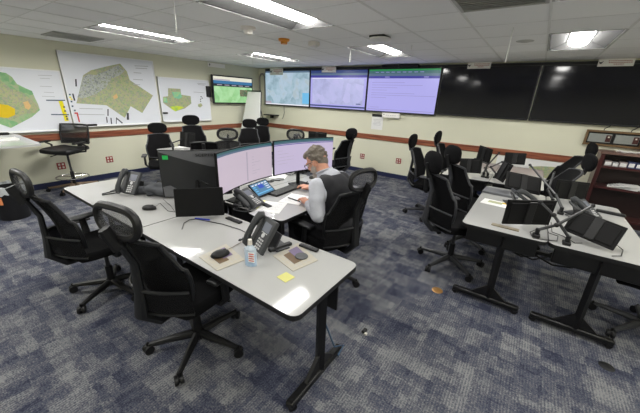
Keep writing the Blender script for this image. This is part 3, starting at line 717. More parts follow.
cd(C_ring, -1.38, 2.15, 1.32, 'black ring headrest chair the seated man occupies', 1.0)
C_pad = chair('task_chair', 'big black padded chair left of the right table, nearest its front corner', (-.44, 3.23, 0), -.85, 'pad', 'grey_plastic', 'arm_pad_grey', 'grey_plastic', .02)
C_pad.scale = (1.04, 1.04, 1.04)
cd(C_pad, -.42, 3.95, -.85, 'padded chair right behind the nearest one at the right table', 1.03)
cd(C_pad, -1.10, 4.60, -pi/2, 'padded chair standing apart before the back wall, left of the right tables', 1.02)
cd(C_pad, -.93, 5.40, -pi/2, 'padded chair nearest the back wall, left of the far right table', 1.03)
C_rec = chair('task_chair', 'padded chair leaning back at the right, nearer of the two by the bookcase', (.10, 4.50, 0), pi/2+.25, 'pad', 'grey_plastic', 'arm_pad_grey', 'grey_plastic', .14)
cd(C_rec, .20, 5.62, pi/2+.2, 'padded chair leaning back at the right, farther of the two by the bookcase', 1.03)
cd(C_pad, 1.08, 3.12, pi/2-.2, 'chair at the right edge, only its dark base showing under the table', .98)
cd(C_pad, -5.36, 2.70, -2.02, 'padded chair with square headrest at the near end of the far left table', .95)
cd(C_pad, -5.63, 3.56, -2.02, 'padded chair facing the room under the smallest wall map', 1.03)
C_low = chair('task_chair', 'low black chair with no headrest behind the big grey monitor', (-4.25, 2.86, 0), .9, 'none', 'dark_plastic', 'dark_plastic', 'black_plastic', .0)
cd(C_low, -3.93, 3.50, .9, 'low chair with no headrest, farther, behind the curved screen corner', .95)
cd(C_ring, -3.62, 2.78, -2.3, 'ring headrest chair standing in front of the flip chart', 1.0)
cd(C_pad, -5.02, 4.40, -2.5, 'padded chair just right of the ring headrest chair by the flip chart', .98)
cd(C_pad, -5.40, 5.08, -2.7, 'padded chair at the foot of the white flip chart', .97)
cd(C_ring, -3.32, 4.22, .3, 'ring headrest chair beyond the right curved screen', 1.0)
cd(C_pad, -3.02, 4.80, 1.45, 'padded chair with its back turned, standing beyond the seated man', 1.0)
# drafting chair
def drafting(loc, rz):
    t = thing('drafting_chair', 'tall black mesh drafting chair with a foot ring under the maps', 'chair', loc, rz); t.scale = (1, 1, .91)
    b = MB(); b.lathe([(0, .12), (.04, .12), (.045, .08), (0, .07)], 'bronze_metal', 14)
    for k in range(5):
        a = 2*pi*k/5+.5; b.tube([(.03*cos(a), .03*sin(a), .11), (.36*cos(a), .36*sin(a), .07)], [.028, .018], 'bronze_metal', 8)
    b.build('base', t)
    for k in range(5):
        a = 2*pi*k/5+.5; b = MB(); T = TR((.37*cos(a), .37*sin(a), .032), a)
        b.cyl((0, -.025, 0), (0, .025, 0), .032, 'wheel_black', 12, T=T); b.cyl((0, 0, .02), (0, 0, .07), .009, 'wheel_black', 8, T=T); b.build('caster', t)
    b = MB(); b.cyl((0, 0, .1), (0, 0, .36), .026, 'black_plastic'); b.cyl((0, 0, .36), (0, 0, .70), .016, 'grey_plastic'); b.build('gas_cylinder', t)
    b = MB(); b.tube([(.23*cos(2*pi*k/24), .23*sin(2*pi*k/24), .26) for k in range(24)], .011, 'chrome', 8, closed=True)
    for k in range(3): a = 2*pi*k/3; b.tube([(.02*cos(a), .02*sin(a), .26), (.23*cos(a), .23*sin(a), .26)], .007, 'chrome', 6)
    b.build('foot_ring', t)
    b = MB(); b.box((0, -.02, .71), (.2, .26, .05), 'black_plastic', bev=.012); b.tube([(.1, 0, .70), (.28, .02, .63)], .009, 'black_plastic'); b.build('tilt_mechanism', t)
    b = MB(); b.shell(lambda u, v: (u*.25*(1-.12*abs(2*v-1)**5), -.24+.50*v, .77+.02*u*u-.05*max(0, v-.75)), 12, 10, .07, 'dark_plastic')
    so = b.build('seat', t); bv = so.modifiers.new('b', 'BEVEL'); bv.width = .02; bv.segments = 3; bv.limit_method = 'ANGLE'; bv.angle_limit = radians(50)
    f = lambda u, v: (u*(.25-.015*abs(2*v-1)), -.27-.06*v+.05*u*u, .86+.34*v)
    b = MB(); b.shell(f, 10, 8, .008, 'pale_mesh'); b.build('backrest', t)
    loop = [f(-1, v/8) for v in range(9)]+[f(u/4, 1) for u in range(-3, 4)]+[f(1, 1-v/8) for v in range(9)]+[f(-u/4, 0) for u in range(-3, 4)]
    b = MB(); b.tube(loop, .014, 'dark_plastic', 8, closed=True)
    b.shell(lambda u, v: (u*.24, -.29+.05*u*u, .87+.08*v), 8, 2, .016, 'dark_plastic'); b.build('back_frame', t)
    b = MB(); b.tube([(0, -.1, .70), (0, -.30, .74), (0, -.33, .90)], .028, 'black_plastic', 8, flat=1.6); b.build('spine', t)
    for s in (-1, 1):
        b = MB(); b.tube([(s*.13, -.05, .72), (s*.28, -.06, .74), (s*.30, -.08, .84), (s*.30, .02, .90)], .016, 'black_plastic', 8); b.build('armrest', t)
        b = MB(); b.box((s*.30, .06, .915), (.07, .24, .028), 'dark_plastic', bev=.01); b.build('arm_pad', t)
drafting((-6.36, 1.62, 0), pi+.6)
# ------------------------------------------------------------------ tables
def table(label, x0, x1, y0, y1, legs='y', z=.73, group='flip top training tables', rad=.05, ms=1):
    """legs: axis along which the feet run; the two leg frames stand at the ends of the other axis"""
    cx, cy = (x0+x1)/2, (y0+y1)/2; t = thing('training_table', label, 'table', (cx, cy, 0), 0, group); w, l = x1-x0, y1-y0
    def rr(w, l, r):
        P = []
        for (sx, sy, a0) in ((1, 1, 0), (-1, 1, pi/2), (-1, -1, pi), (1, -1, 3*pi/2)):
            for k in range(5): a = a0+k*pi/8; P.append((sx*(w/2-r)+r*cos(a), sy*(l/2-r)+r*sin(a)))
        return P
    b = MB(); b.prism(rr(w-.004, l-.004, rad), z-.028, z, 'laminate'); b.build('tabletop', t)
    b = MB(); P = rr(w, l, rad+.002); Q = rr(w-.006, l-.006, rad)
    n = len(P); vs = [(x, y, z-.030) for x, y in P]+[(x, y, z-.001) for x, y in P]+[(x, y, z-.001) for x, y in Q]+[(x, y, z-.030) for x, y in Q]
    b.faces(vs, [(k+n*j, (k+1) % n+n*j, (k+1) % n+n*((j+1) % 4), k+n*((j+1) % 4)) for k in range(n) for j in range(4)], 'edge_black'); b.build('edge_band', t)
    L = w if legs == 'y' else l; D = l if legs == 'y' else w
    for s in (-1, 1):
        T = TR((s*(L/2-.075), 0, 0)) if legs == 'y' else TR((0, s*(L/2-.075), 0), -pi/2)
        b = MB()
        b.box((0, 0, .05), (.05, D-.08, .045), 'powder_black', T=T, bev=.008)
        b.tube([(0, .03, .07), (0, .02, z-.06)], .036, 'powder_black', 4, T=T, flat=.8)
        b.faces([(-.012, -.12, .07), (-.012, .17, .07), (-.012, .02, .20), (.012, -.12, .07), (.012, .17, .07), (.012, .02, .20)], [(0, 1, 2), (5, 4, 3), (0, 3, 4, 1), (1, 4, 5, 2), (2, 5, 3, 0)], 'powder_black', T)
        hb = .05 if legs == 'y' else .13
        b.box((0, 0, z-.035-hb/2), (.045, D-.10, hb), 'powder_black', T=T, bev=.005)
        b.build('leg', t)
        for q in (-1, 1):
            b = MB(); T2 = T @ TR((0, q*(D/2-.07), .0255), .5*q)
            b.cyl((-.022, 0, 0), (.022, 0, 0), .0255, 'wheel_black', 14, T=T2); b.cyl((0, 0, .01), (0, 0, .05), .01, 'wheel_black', 8, T=T2); b.build('caster', t)
    T = Matrix.Identity(4) if legs == 'y' else TR((0, 0, 0), pi/2)
    b = MB(); b.box((0, .02, z-.09), (L-.16, .05, .06), 'powder_black', T=T); b.build('crossbar', t)
    if ms:
        b = MB(); b.box((0, ms*(D/2-.05), z-.21), (L-.22, .012, .34), 'powder_black', T=T); b.build('modesty_panel', t)
    b = MB(); b.box((0, .12, z-.13), (L-.5, .12, .008), 'powder_black', T=T); b.box((0, .06, z-.105), (L-.5, .006, .05), 'powder_black', T=T); b.box((0, .18, z-.105), (L-.5, .006, .05), 'powder_black', T=T); b.build('cable_tray', t)
    return t
table('white table nearest the camera, with the sticky note on it', -2.234, -.70, .853, 1.478, 'y')
table('white table left of the nearest one, end to end with it', -3.79, -2.24, .853, 1.478, 'y')
table('white table the seated man writes at', -2.275, -1.515, 1.655, 3.02, 'x')
table('white table behind the curved monitors, opposite the seated man', -3.04, -2.28, 1.655, 3.02, 'x', ms=-1)
table('right hand table, its left long half nearest the padded chairs', -.33, .284, 2.65, 4.19, 'x', ms=0)
table('right hand table, right long half toward the bookcase', .288, .90, 2.65, 4.19, 'x', ms=0)
table('far right table, left half, beyond the two right hand halves', -.95, -.342, 4.42, 5.95, 'x', ms=-1)
table('far right table, right half with the green map sheet', -.338, .27, 4.42, 5.95, 'x')
table('far left table, half nearest the wall maps', -5.35, -4.742, 2.60, 4.10, 'x', ms=-1)
table('far left table, half nearest the curved monitors', -4.738, -4.13, 2.60, 4.10, 'x')
table('far white table beyond the right curved screen', -4.72, -3.28, 4.68, 5.28, 'y')
# standing desk at left
t = thing('standing_desk', 'grey topped standing desk against the left wall maps', 'desk', (-6.1, .5, 0))
b = MB(); b.prism([(-.62, -.75), (.73, -.75), (.73, .60), (.68, .63), (-.62, .63)], .935, .965, 'laminate'); b.build('desktop', t)
b = MB(); b.box((.3, .1, .47), (.09, .06, .92), 'powder_black'); b.box((-.1, .1, .03), (1.0, .07, .03), 'powder_black'); b.build('leg', t)
b = MB(); b.box((.3, -.5, .47), (.09, .06, .92), 'powder_black'); b.box((-.1, -.5, .03), (1.0, .07, .03), 'powder_black'); b.build('leg', t)
p = az(5, 137.5, .965)
for k, (u, v, lb) in enumerate(((3, 140, 'white papers on the standing desk'),)):
    p = az(u, v, .965); o_ = MB().box((0, 0, .01), (.22, .3, .02), 'white_paper').build('paper_stack', None, (p.x, p.y, .966)); tag(o_, lb, 'papers')
p = az(2, 137, .965); o_ = MB().box((0, 0, .02), (.08, .18, .035), 'black_plastic', bev=.01).build('stapler', None, (p.x-.02, p.y+.0, .987)); tag(o_, 'small black box on the papers of the standing desk', 'box')
# PC tower and bin under the desk at left
t = thing('computer_tower', 'black computer tower on the floor under the standing desk', 'computer', (-5.80, .36, 0), .1)
b = MB(); b.box((0, 0, .27), (.2, .42, .52), 'black_plastic', bev=.008); b.build('case', t)
b = MB(); b.box((.102, -.05, .42), (.006, .12, .1), 'outlet_white'); b.build('label', t)
b = MB(); b.box((0, 0, .006), (.22, .3, .012), 'black_plastic'); b.build('foot', t)
t = thing('waste_bin', 'black waste bin with a clear liner and orange sticker at left', 'bin', (-5.50, .68, 0)); t.scale = (1.2, 1.2, 1.25)
b = MB(); b.lathe([(0, .004), (.125, .004), (.15, .33), (.158, .345), (.145, .345), (.12, .02), (0, .02)], 'bin_black', 28); b.build('bucket', t)
b = MB()
vs = []; n = 40
for j, (r, z) in enumerate(((.140, .25), (.150, .36), (.166, .37), (.172, .33), (.166, .29))):
    for k in range(n): a = 2*pi*k/n; rr_ = r*(1+.03*sin(k*3.1+j)*(j > 0)); vs.append((rr_*cos(a), rr_*sin(a), z+.012*sin(k*2.3+j*2)*(j > 0)))
b.faces(vs, [(j*n+k, j*n+(k+1) % n, (j+1)*n+(k+1) % n, (j+1)*n+k) for j in range(4) for k in range(n)], 'bag_liner', smooth=True); b.build('liner_bag', t)
b = MB(); T = TR((0, 0, 0), -.75); b.shell(lambda u, v: (.149*cos(u*.22)+.006, .149*sin(u*.22), .19+.08*v), 6, 2, .002, 'sticker_orange', T=T); b.build('sticker', t)
o_ = MB().box((0, 0, .012), (.30, .60, .022), 'floor_black', bev=.006).build('foot_mat', None, (-4.72, 1.02, 0.001)); tag(o_, 'flat black mat strip on the carpet behind the far left chair', 'mat'); o_.rotation_euler = (0, 0, .1); o_.scale = (.4, .8, 1)
# ------------------------------------------------------------------ bookcase
t = thing('bookcase', 'dark mahogany bookcase at the right below the black screen', 'bookcase', (1.60, 6.10, 0))
BW = 1.36; x0 = -.69
b = MB(); b.bx((x0, 0, 0), (x0+.05, .34, 1.065), 'mahogany', .003); b.build('side_panel', t)
b = MB(); b.bx((x0+BW-.05, 0, 0), (x0+BW, .34, 1.065), 'mahogany', .003); b.build('side_panel', t)
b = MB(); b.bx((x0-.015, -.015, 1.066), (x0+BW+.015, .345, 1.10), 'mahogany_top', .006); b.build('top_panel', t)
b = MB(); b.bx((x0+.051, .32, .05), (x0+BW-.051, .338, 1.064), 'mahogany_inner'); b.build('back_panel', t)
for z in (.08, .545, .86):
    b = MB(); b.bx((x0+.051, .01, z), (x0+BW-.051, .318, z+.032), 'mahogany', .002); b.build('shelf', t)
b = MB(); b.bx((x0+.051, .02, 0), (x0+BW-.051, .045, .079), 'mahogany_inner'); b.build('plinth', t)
# books
rr_ = random.Random(5); x = .98
lb = ['pale book lying at the left end of the bookcase top shelf', 'grey book second from left on the bookcase top shelf', 'third pale book on the bookcase top shelf', 'blue book fourth on the bookcase top shelf', 'blue book fifth on the bookcase top shelf', 'dark blue box of papers at the right of the top shelf']
ms = ['book_grey', 'print_grey', 'book_grey', 'book_blue', 'book_blue', 'book_blue']
for k in range(6):
    w = [.09, .07, .09, .08, .10, .12][k]; h = [.075, .06, .08, .09, .085, .07][k]
    t = thing('book', lb[k], 'book', (x+w/2+.0, 6.22, .893), 0, 'books on the bookcase top shelf')
    b = MB(); b.box((0, 0, h/2), (w-.006, .17, h), ms[k], bev=.002); b.build('cover', t); b = MB(); b.box((0, -.0865, h/2), (w-.02, .004, h*.6), 'white_paper'); b.build('pages', t); x += w+.004
t = thing('paper_stack', 'fanned stack of white papers on the bookcase middle shelf', 'papers', (1.30, 6.24, .578))
for k in range(5):
    b = MB(); b.box((.02*k, -.01*k, .006+.012*k), (.34-.03*k, .22, .010), 'white_paper', rot=(0, 0, .1*k-.2)); b.build('paper_sheet', t)
p = ay(545, 100, 6.2)
t = thing('key_cabinet', 'wood framed panel with two grey radio units on the back wall', 'panel', (1.02, YB-.001, 1.15))
b = MB(); L_ = .68
for a, c in (((-.33, -.05, 0), (.35, 0, .03)), ((-.33, -.05, .205), (.35, 0, .235)), ((-.33, -.05, .03), (-.30, 0, .205)), ((.32, -.05, .03), (.35, 0, .205))): b.bx(a, c, 'wood_frame', .003)
b.bx((-.30, -.012, .03), (.32, -.001, .205), 'dark_plastic'); b.build('frame', t)
for cx_ in (-.15, .16):
    f_ = MB(); f_.box((cx_, -.03, .118), (.27, .034, .13), 'grey_panel', bev=.004); f_ = f_.build('radio_unit', t)
    b = MB(); b.box((cx_+.1, -.05, .118), (.06, .012, .1), 'mahogany', bev=.003); b.box((cx_+.1, -.057, .14), (.02, .004, .02), 'outlet_white'); b.build('red_handset', f_)
    b = MB(); b.tube([(cx_+.02, -.03, .19), (cx_+.02, -.03, .26), (cx_+.08, -.02, .31)], .006, 'cable_black'); b.build('cable', f_)
t = thing('parts_box', 'small red and white box beside the wood framed panel', 'box', (1.49, 6.36, 1.101))
b = MB(); b.box((0, 0, .09), (.2, .14, .18), 'red_plastic', bev=.004); b.build('carton', t)
b = MB(); [b.box((-.06+.06*k, -.072, .06+.06*(k % 2)), (.035, .003, .03), 'outlet_white') for k in range(3)]; b.build('label', t)
t = thing('cable_bundle', 'white cable bundle lying on top of the bookcase', 'cable', (1.40, 6.22, 1.101))
b = MB(); b.tube([(-.32+.04*k, .03*sin(k*1.3), .014+.006*sin(k*2.1)) for k in range(16)], .012, 'cable_white', 6); b.build('cord', t); b = MB(); b.box((.2, .02, .035), (.06, .05, .03), 'black_plastic'); b.build('adapter', t)
# green map sheet and white sheets hung under the rail at right
t = thing('map_sheet', 'pale sheet with green map pinned under the rail behind right monitors', 'map', (.05, YB-.001, .45))
b = MB(); b.box((0, -.003, .18), (1.0, .004, .36), 'white_paper'); b.build('sheet', t)
b = MB(); b.prism([(.02, .16), (.2, .2), (.46, .22), (.48, .02), (.3, .0), (.1, .06)], .0, .0015, 'map_mixed', T=TR((0, -.0055, .06), 0, pi/2)); b.build('printed_map', t)
# ------------------------------------------------------------------ monitors
def curved_monitor(label, c, w, h, yaw, sag, lit=True):
    """c centre of screen bottom at desk; local x along the screen, screen faces -y"""
    zb = c[2]-h/2; t = thing('curved_monitor', label, 'monitor', (c[0], c[1], .731), yaw, None)
    z0 = zb-.731
    f = lambda u, v: (u*w/2, sag*(1-u*u), z0+h*v)
    b = MB(); b.shell(lambda u, v: (u*w/2, sag*(1-u*u)+.012, z0+h*v), 16, 1, .02, 'monitor_black')
    b.shell(lambda u, v: (u*w*.40, sag*(1-u*u*.64)+.030, z0+h*(.08+.8*v)), 12, 4, .026, 'monitor_back'); b.build('housing', t)
    b = MB()
    def S(u0, u1, v0, v1, m, d): b.shell(lambda u, v: ((lambda q: (q*w/2*.985, sag*(1-q*q)-d, z0+.012+(h-.02)*(v0+(v1-v0)*v)))(u0+(u1-u0)*(u+1)/2)), 14, 1, .001, m)
    if lit:
        S(-1, 1, 0, .90, lit, .0); S(-1, 1, .90, .95, 'e_steel', .0); S(-1, 1, .95, 1, 'e_teal', .0)
        if lit == 'e_peach':
            S(.1, .14, .05, .85, 'e_grey', .001); 
            for k in range(7): S(.3, .3+.3*(.5+.5*sin(k*2)), .2+.08*k, .21+.08*k, 'e_grey', .001)
        else:
            S(-1, 1, .865, .885, 'e_indigo', .001)
            for k in range(5): S(-.9, -.9+.6*(.6+.4*sin(k)), .3+.1*k, .308+.1*k, 'e_grey', .001)
    else: S(-1, 1, 0, 1, 'screen_off', 0)
    b.build('screen', t)
    b = MB(); b.tube([(0, sag+.05, z0+h*.4), (0, sag+.09, z0+.1), (0, sag+.09, .012)], .022, 'monitor_black', 8); b.build('stand_neck', t)
    b = MB(); b.prism([(-.14, sag-.06), (.14, sag-.06), (.09, sag+.16), (-.09, sag+.16)], 0, .012, 'monitor_black'); b.build('stand_foot', t)
    return t
curved_monitor('curved lit monitor directly behind the tablet, pinkish page', (-2.063, 1.812, 1.076), .80, .36, 1.776, .05, 'e_peach')
curved_monitor('curved lit monitor behind the seated man', (-1.984, 2.563, 1.09), .80, .36, 1.297, .05, 'e_lav')
# big grey-backed monitor
yaw3 = math.atan2(1.74-1.27, -2.24+2.60)
t = thing('curved_monitor', 'large monitor seen from behind, grey back with maker lettering', 'monitor', (-2.42, 1.51, .731), yaw3)
w, h, z0 = .60, .43, .055
b = MB(); b.shell(lambda u, v: (u*w/2, -.04*(1-u*u)+.035, z0+h*v), 14, 1, .022, 'monitor_black')
b.shell(lambda u, v: (u*w/2*.985, -.04*(1-u*u)+.018, z0+.004+(h-.008)*v), 14, 6, .012, 'monitor_back')
b.shell(lambda u, v: (u*w/2*.975, -.04*(1-u*u)+.0095, z0+h*(.985-(1-v)*(.02+.32*min(1, (u+1)/1.5)))), 14, 2, .003, 'monitor_back_low')
b.build('housing', t)
b = MB(); b.faces([(-w/2*.97, -.002, z0+h*.24), (-w*.38, -.020, z0+h*.28), (-w*.12, -.03, z0+.02), (-w/2*.95, -.002, z0+.008)], [(0, 1, 2, 3)], 'monitor_back_low')
b.build('lower_cover', t)
b = MB(); b.text('SCEPTRE', .036, 'letter_dark', Matrix.Translation((.095, -.036, z0+h*.905)) @ Matrix.Rotation(pi/2, 4, 'X') @ Matrix.Scale(1.25, 4, (1, 0, 0)), .002); b.build('maker_lettering', t)
b = MB(); b.box((-w*.40, -.012, z0+h*.86), (.045, .004, .035), 'label_green', rot=(0, 0, -.12)); b.build('energy_label', t)
b = MB(); b.shell(lambda u, v: (u*w/2*.98, -.04*(1-u*u)+.0475, z0+.012+(h-.024)*v), 14, 1, .001, 'screen_off'); b.build('screen', t)
b = MB(); b.tube([(0, .0, z0+h*.4), (0, -.05, z0+.08), (0, -.05, .012)], .022, 'monitor_black', 8); b.build('stand_neck', t)
b = MB(); b.prism([(-.12, -.12), (.12, -.12), (.12, .1), (-.12, .1)], 0, .012, 'monitor_black'); b.build('stand_foot', t)
def flat_monitor(label, c, w, h, yaw, tilt, roll, group=None, face=-1, base=None, parent_arm=None):
    """thin monitor, local +-y faces; face=-1 the black screen looks to local -y, face=1 shows its back"""
    t = thing('flat_monitor', label, 'monitor', c, 0, group); t.rotation_euler = (Matrix.Rotation(yaw, 3, 'Z') @ Matrix.Rotation(tilt, 3, 'X') @ Matrix.Rotation(roll, 3, 'Y')).to_euler()
    s = face
    b = MB(); b.box((0, .0, 0), (w, .018, h), 'monitor_black', bev=.004); b.box((0, -s*.012, 0), (w*.86, .012, h*.8), 'monitor_black', bev=.005); b.build('housing', t)
    b = MB(); b.box((0, s*.0098, .004), (w-.018, .0008, h-.026), 'screen_off'); b.build('screen', t)
    b = MB(); b.box((0, -s*.024, 0), (.06, .014, h*.9), 'black_plastic', bev=.003); b.build('mount_plate', t)
    return t
GR = 'monitors folded down on arms at the right tables'
def arm(label, foot, elbow, tip, m='arm_silver', group='monitor arms', thin=.8):
    t = thing('monitor_stand', label, 'monitor arm', foot, 0, group); f = Vector(foot); e = Vector(elbow)-f; p = Vector(tip)-f
    b = MB(); b.box((0, 0, .012), (.05, .06, .024), 'black_plastic', bev=.004); b.cyl((0, 0, .02), (0, 0, .07), .016, 'black_plastic', 12); b.build('clamp', t)
    b = MB(); b.tube([(0, 0, .06), e], .014*thin, m, 8, flat=1.2); b.ell(e, (.022*thin, .022*thin, .022*thin), 'black_plastic'); b.build('lower_arm', t)
    b = MB(); b.tube([e, p], .012*thin, m, 8, flat=1.2); b.ell(p, (.02*thin, .02*thin, .02*thin), 'black_plastic'); b.build('upper_arm', t)
    return t
# folded monitor by the centre
t = flat_monitor('flat black monitor tilted back on the white table seam', (-2.06, 1.28, .872), .39, .227, .622, -.235, -.077, None, -1)
e_ = az(175.5, 168, 1.0); arm('thin black arm standing up behind the tilted flat monitor', (e_.x, e_.y, .731), tuple(e_), tuple(az(207, 184, .93)), 'dark_plastic', thin=.5)
# right hand group
flat_monitor('folded monitor at the left end of the nearest right table', (.118, 2.84, .883), .372, .22, .548, .088, -.041, GR, 1)
flat_monitor('folded monitor tilted at the right front corner of right table', (.53, 2.83, .860), .314, .186, -.088, -.474, .207, GR, 1)
flat_monitor('folded monitor at the far left side of the right table', (.035, 4.00, .875), .363, .215, .404, -.691, .158, GR, 1)
flat_monitor('folded monitor at the far side of right table near bookcase', (.475, 4.10, .858), .343, .203, .535, -.138, .053, GR, 1)
flat_monitor('black monitor at the left corner of the far right table', (-.62, 4.60, .875), .338, .20, -.48, -.141, -.166, GR, 1)
flat_monitor('small upright monitor against the rail, left one', tuple(az(484.5, 154.3, .97)), .27, .22, -.7, .0, .084, GR, 1)
flat_monitor('small upright monitor against the rail, right one', tuple(az(515, 158.5, .95)), .27, .17, -.112, -.148, -.081, GR, 1)
flat_monitor('narrow turned monitor between the two far right groups', tuple(az(503.5, 171.5, .87)), .20, .25, -.9, -.25, .1, GR, 1)
arm('crossed silver arm, right one, at the front edge of right table', (.394, 2.72, .731), (.27, 2.74, .93), (.17, 2.78, 1.0))
arm('crossed silver arm, left one, at the front edge of right table', (.204, 2.73, .731), (.30, 2.70, .87), (.50, 2.96, 1.0))
arm('black monitor arm rising behind the folded monitor on right table', tuple(az(551, 205, .731)), tuple(az(548, 190, .86)), tuple(az(554, 173, .98)), 'dark_plastic')
arm('silver arm lying between the far monitors on right table', tuple(az(560, 214, .731)), tuple(az(556, 195, .84)), tuple(az(530, 165, 1.02)), 'arm_silver')
arm('silver arm at the far right table, left one', tuple(az(483, 177, .731)), tuple(az(488, 164, .88)), tuple(az(475, 159, .95)))
arm('silver arm at the far right table, slanting up to the rail', tuple(az(487, 178, .731)), tuple(az(485, 168, .82)), tuple(az(499, 153, 1.0)))
arm('silver arm at the far right table, right one', tuple(az(495, 178, .731)), tuple(az(491, 167, .85)), tuple(az(502, 162, .92)))
wire([az(588, 211, .95), az(593, 225, .86), az(590, 237, .78), az(612, 241, .76), az(623, 250, .74), az(621, 256, .738), az(612, 256, .738)], .003, 'cable_black', 'loose_wire', 'black cable looping off the corner of the tilted monitor on right table', 'cable')
wire([az(540, 228, .738), az(530, 232, .738), az(533, 238, .738), az(546, 240, .738), az(557, 241, .738), az(558, 236, .738), az(549, 233, .738), az(545, 225, .76)], .003, 'cable_black', 'loose_wire', 'black cable coiled between the crossed arms', 'cable')
wire([az(551, 222, .8), az(552, 232, .738), az(563, 236, .738), az(575, 243, .738), az(582, 243, .738)], .003, 'cable_black', 'loose_wire', 'black cable running right from the crossed arms', 'cable')
wire([az(483, 170, .82), az(480, 175, .738), az(490, 176, .738), az(497, 172, .80)], .004, 'cable_white', 'loose_wire', 'pale cable tangle at the far right table', 'cable')
wire([az(486, 165, .86), az(493, 170, .76), az(486, 174, .74), az(479, 172, .78)], .004, 'cable_black', 'loose_wire', 'dark cable tangle at the far right table', 'cable')
# desk items on the right table
t = thing('laptop', 'closed grey laptop on the left far end of right table', 'laptop', tuple(az(501, 193.5, .731)), -.05)
b = MB(); b.box((0, 0, .009), (.36, .24, .018), 'grey_case', bev=.004); b.build('base', t); b = MB(); b.box((0, 0, .021), (.36, .24, .005), 'grey_case', bev=.002); b.build('lid', t)
t = thing('desk_card', 'printed card with a green picture beside the grey laptop', 'card', tuple(az(497, 203.5, .731)), -.1)
b = MB(); b.box((0, 0, .001), (.28, .2, .002), 'white_paper'); b.build('sheet', t); b = MB(); b.box((-.02, .02, .0026), (.13, .08, .001), 'map_mixed'); b.box((.06, .05, .0026), (.05, .05, .001), 'map_gold'); b.build('picture', t)
o_ = MB().box((0, 0, .004), (.20, .05, .007), 'tan_card').build('name_strip', None, tuple(az(505, 227.5, .731))); tag(o_, 'tan strip lying at the front edge of the right table', 'strip'); o_.rotation_euler = (0, 0, -.05)
t = thing('remote_control', 'dark grey remote at the right end of right table', 'remote', tuple(az(610, 214, .731)), -.15)
b = MB(); b.box((0, 0, .012), (.22, .05, .022), 'dark_plastic', bev=.007); b.build('body', t); b = MB(); [b.box((-.07+.025*k, 0, .0245), (.012, .03, .002), 'grey_plastic') for k in range(6)]; b.build('buttons', t)
for (u, v, yaw, lb) in ((578, 205, .6, 'black desk phone at the back of the right table'), (520, 200, 2.2, 'grey handset phone behind the folded left monitor')):
    pass
# ------------------------------------------------------------------ phones
def phone(label, loc, yaw, tilt=1.0, hz=.112, w=.19, l=.23, copy_of=None):
    t = thing('desk_phone', label, 'phone', loc, yaw, 'grey office desk phones')
    T = TR((0, 0, hz), 0, tilt)          # sloping face, local y up the slope
    b = MB(); b.box((.03, 0, 0), (w-.05, l, .028), 'phone_grey', T=T, bev=.008, seg=2); b.box((-.075, 0, -.004), (.055, l*.95, .02), 'phone_grey', T=T, bev=.006); b.build('body', t)
    b = MB(); b.box((0.02, .07, .05), (.10, .012, .13), 'grey_plastic', rot=(-.5, 0, 0)); b.box((.02, .1, .006), (.14, .1, .010), 'grey_plastic'); b.build('stand', t)
    b = MB(); b.box((.03, .052, .0155), (.085, .062, .002), 'phone_lcd', T=T, bev=.0008); b.build('display', t)
    b = MB()
    for i in range(3):
        for j in range(4): b.box((.008+.022*i, -.034-.019*j, .0155), (.014, .011, .003), 'key_light', T=T)
    b.lathe([(0, .019), (.014, .019), (.016, .014)], 'key_light', 14, T=T @ Matrix.Translation((.03, -.004, 0)))
    b.box((.03, .014, .0155), (.07, .004, .002), 'key_light', T=T); b.build('keypad', t)
    b = MB(); b.tube([(-.078, .105, .016), (-.078, .10, .035), (-.078, .06, .05), (-.078, 0, .053), (-.078, -.06, .05), (-.078, -.10, .035), (-.078, -.105, .016)], [.024, .026, .02, .018, .02, .026, .024], 'phone_grey', 10, T=T, flat=1.15); b.build('handset', t)
    b = MB(); pts = []
    for k in range(50):
        a = k/49; s = a*2*pi*1; base = Vector((-.10-.075*sin(s*.5)*1.0, -.08+.11*a-.05*sin(s), .016+.012*(1-a)+.03*(1-a)**6)); pts.append(base+Vector((0, .004*cos(k*2.4), .004*sin(k*2.4))))
    b.tube(pts, .005, 'phone_grey', 6); b.build('cord', t)
    return t
PH = phone('desk phone standing nearest the camera beside the sanitizer bottle', (-1.295, 1.235, .731), -.30)
PH2 = phone('desk phone at the corner of the man\'s table by the tablet', (-1.97, 1.72, .731), 1.75, .55, .08)
dup(PH, (-3.10, 1.22, .731), .30, 'desk phone on the left table by the folded jacket')
dup(PH2, (.56, 4.02-.45, .731), .9, 'desk phone among the monitors of the right table')
dup(PH2, tuple(az(521, 205, .731)), 1.9, 'desk phone half hidden behind the folded left monitor')
dup(PH, (-4.05, 4.95, .731), 2.6, 'desk phone on the far white table beyond the curved screens')
# ------------------------------------------------------------------ small items near
def mousepad(label, pts, z=.7315, cols=('mat_tan', 'mat_brown', 'mat_purple')):
    P = [az(u, v, z) for u, v in pts]; c = sum(P, Vector())/4; t = thing('printed_mat', label, 'mat', (c.x, c.y, z), 0, 'printed mats on the nearest table')
    Q = [(q.x-c.x, q.y-c.y) for q in P]; b = MB(); b.prism(Q, 0, .002, cols[0]); b.build('mat', t)
    def bl(u, v): return [(Q[0][i]*(1-u)+Q[1][i]*u)*(1-v)+(Q[3][i]*(1-u)+Q[2][i]*u)*v for i in (0, 1)]
    b = MB(); b.prism([bl(.25, .2), bl(.6, .2), bl(.6, .75), bl(.25, .75)], .002, .0026, cols[1]); b.prism([bl(.5, .12), bl(.85, .12), bl(.85, .6), bl(.5, .6)], .0026, .003, cols[2])
    for k in range(5): b.prism([bl(.05+.18*k, .03), bl(.06+.18*k, .03), bl(.06+.18*k, .97), bl(.05+.18*k, .97)], .002, .0022, 'print_grey'); b.prism([bl(.02, .05+.2*k), bl(.98, .05+.2*k), bl(.98, .06+.2*k), bl(.02, .06+.2*k)], .002, .0022, 'print_grey')
    b.build('printed_picture', t)
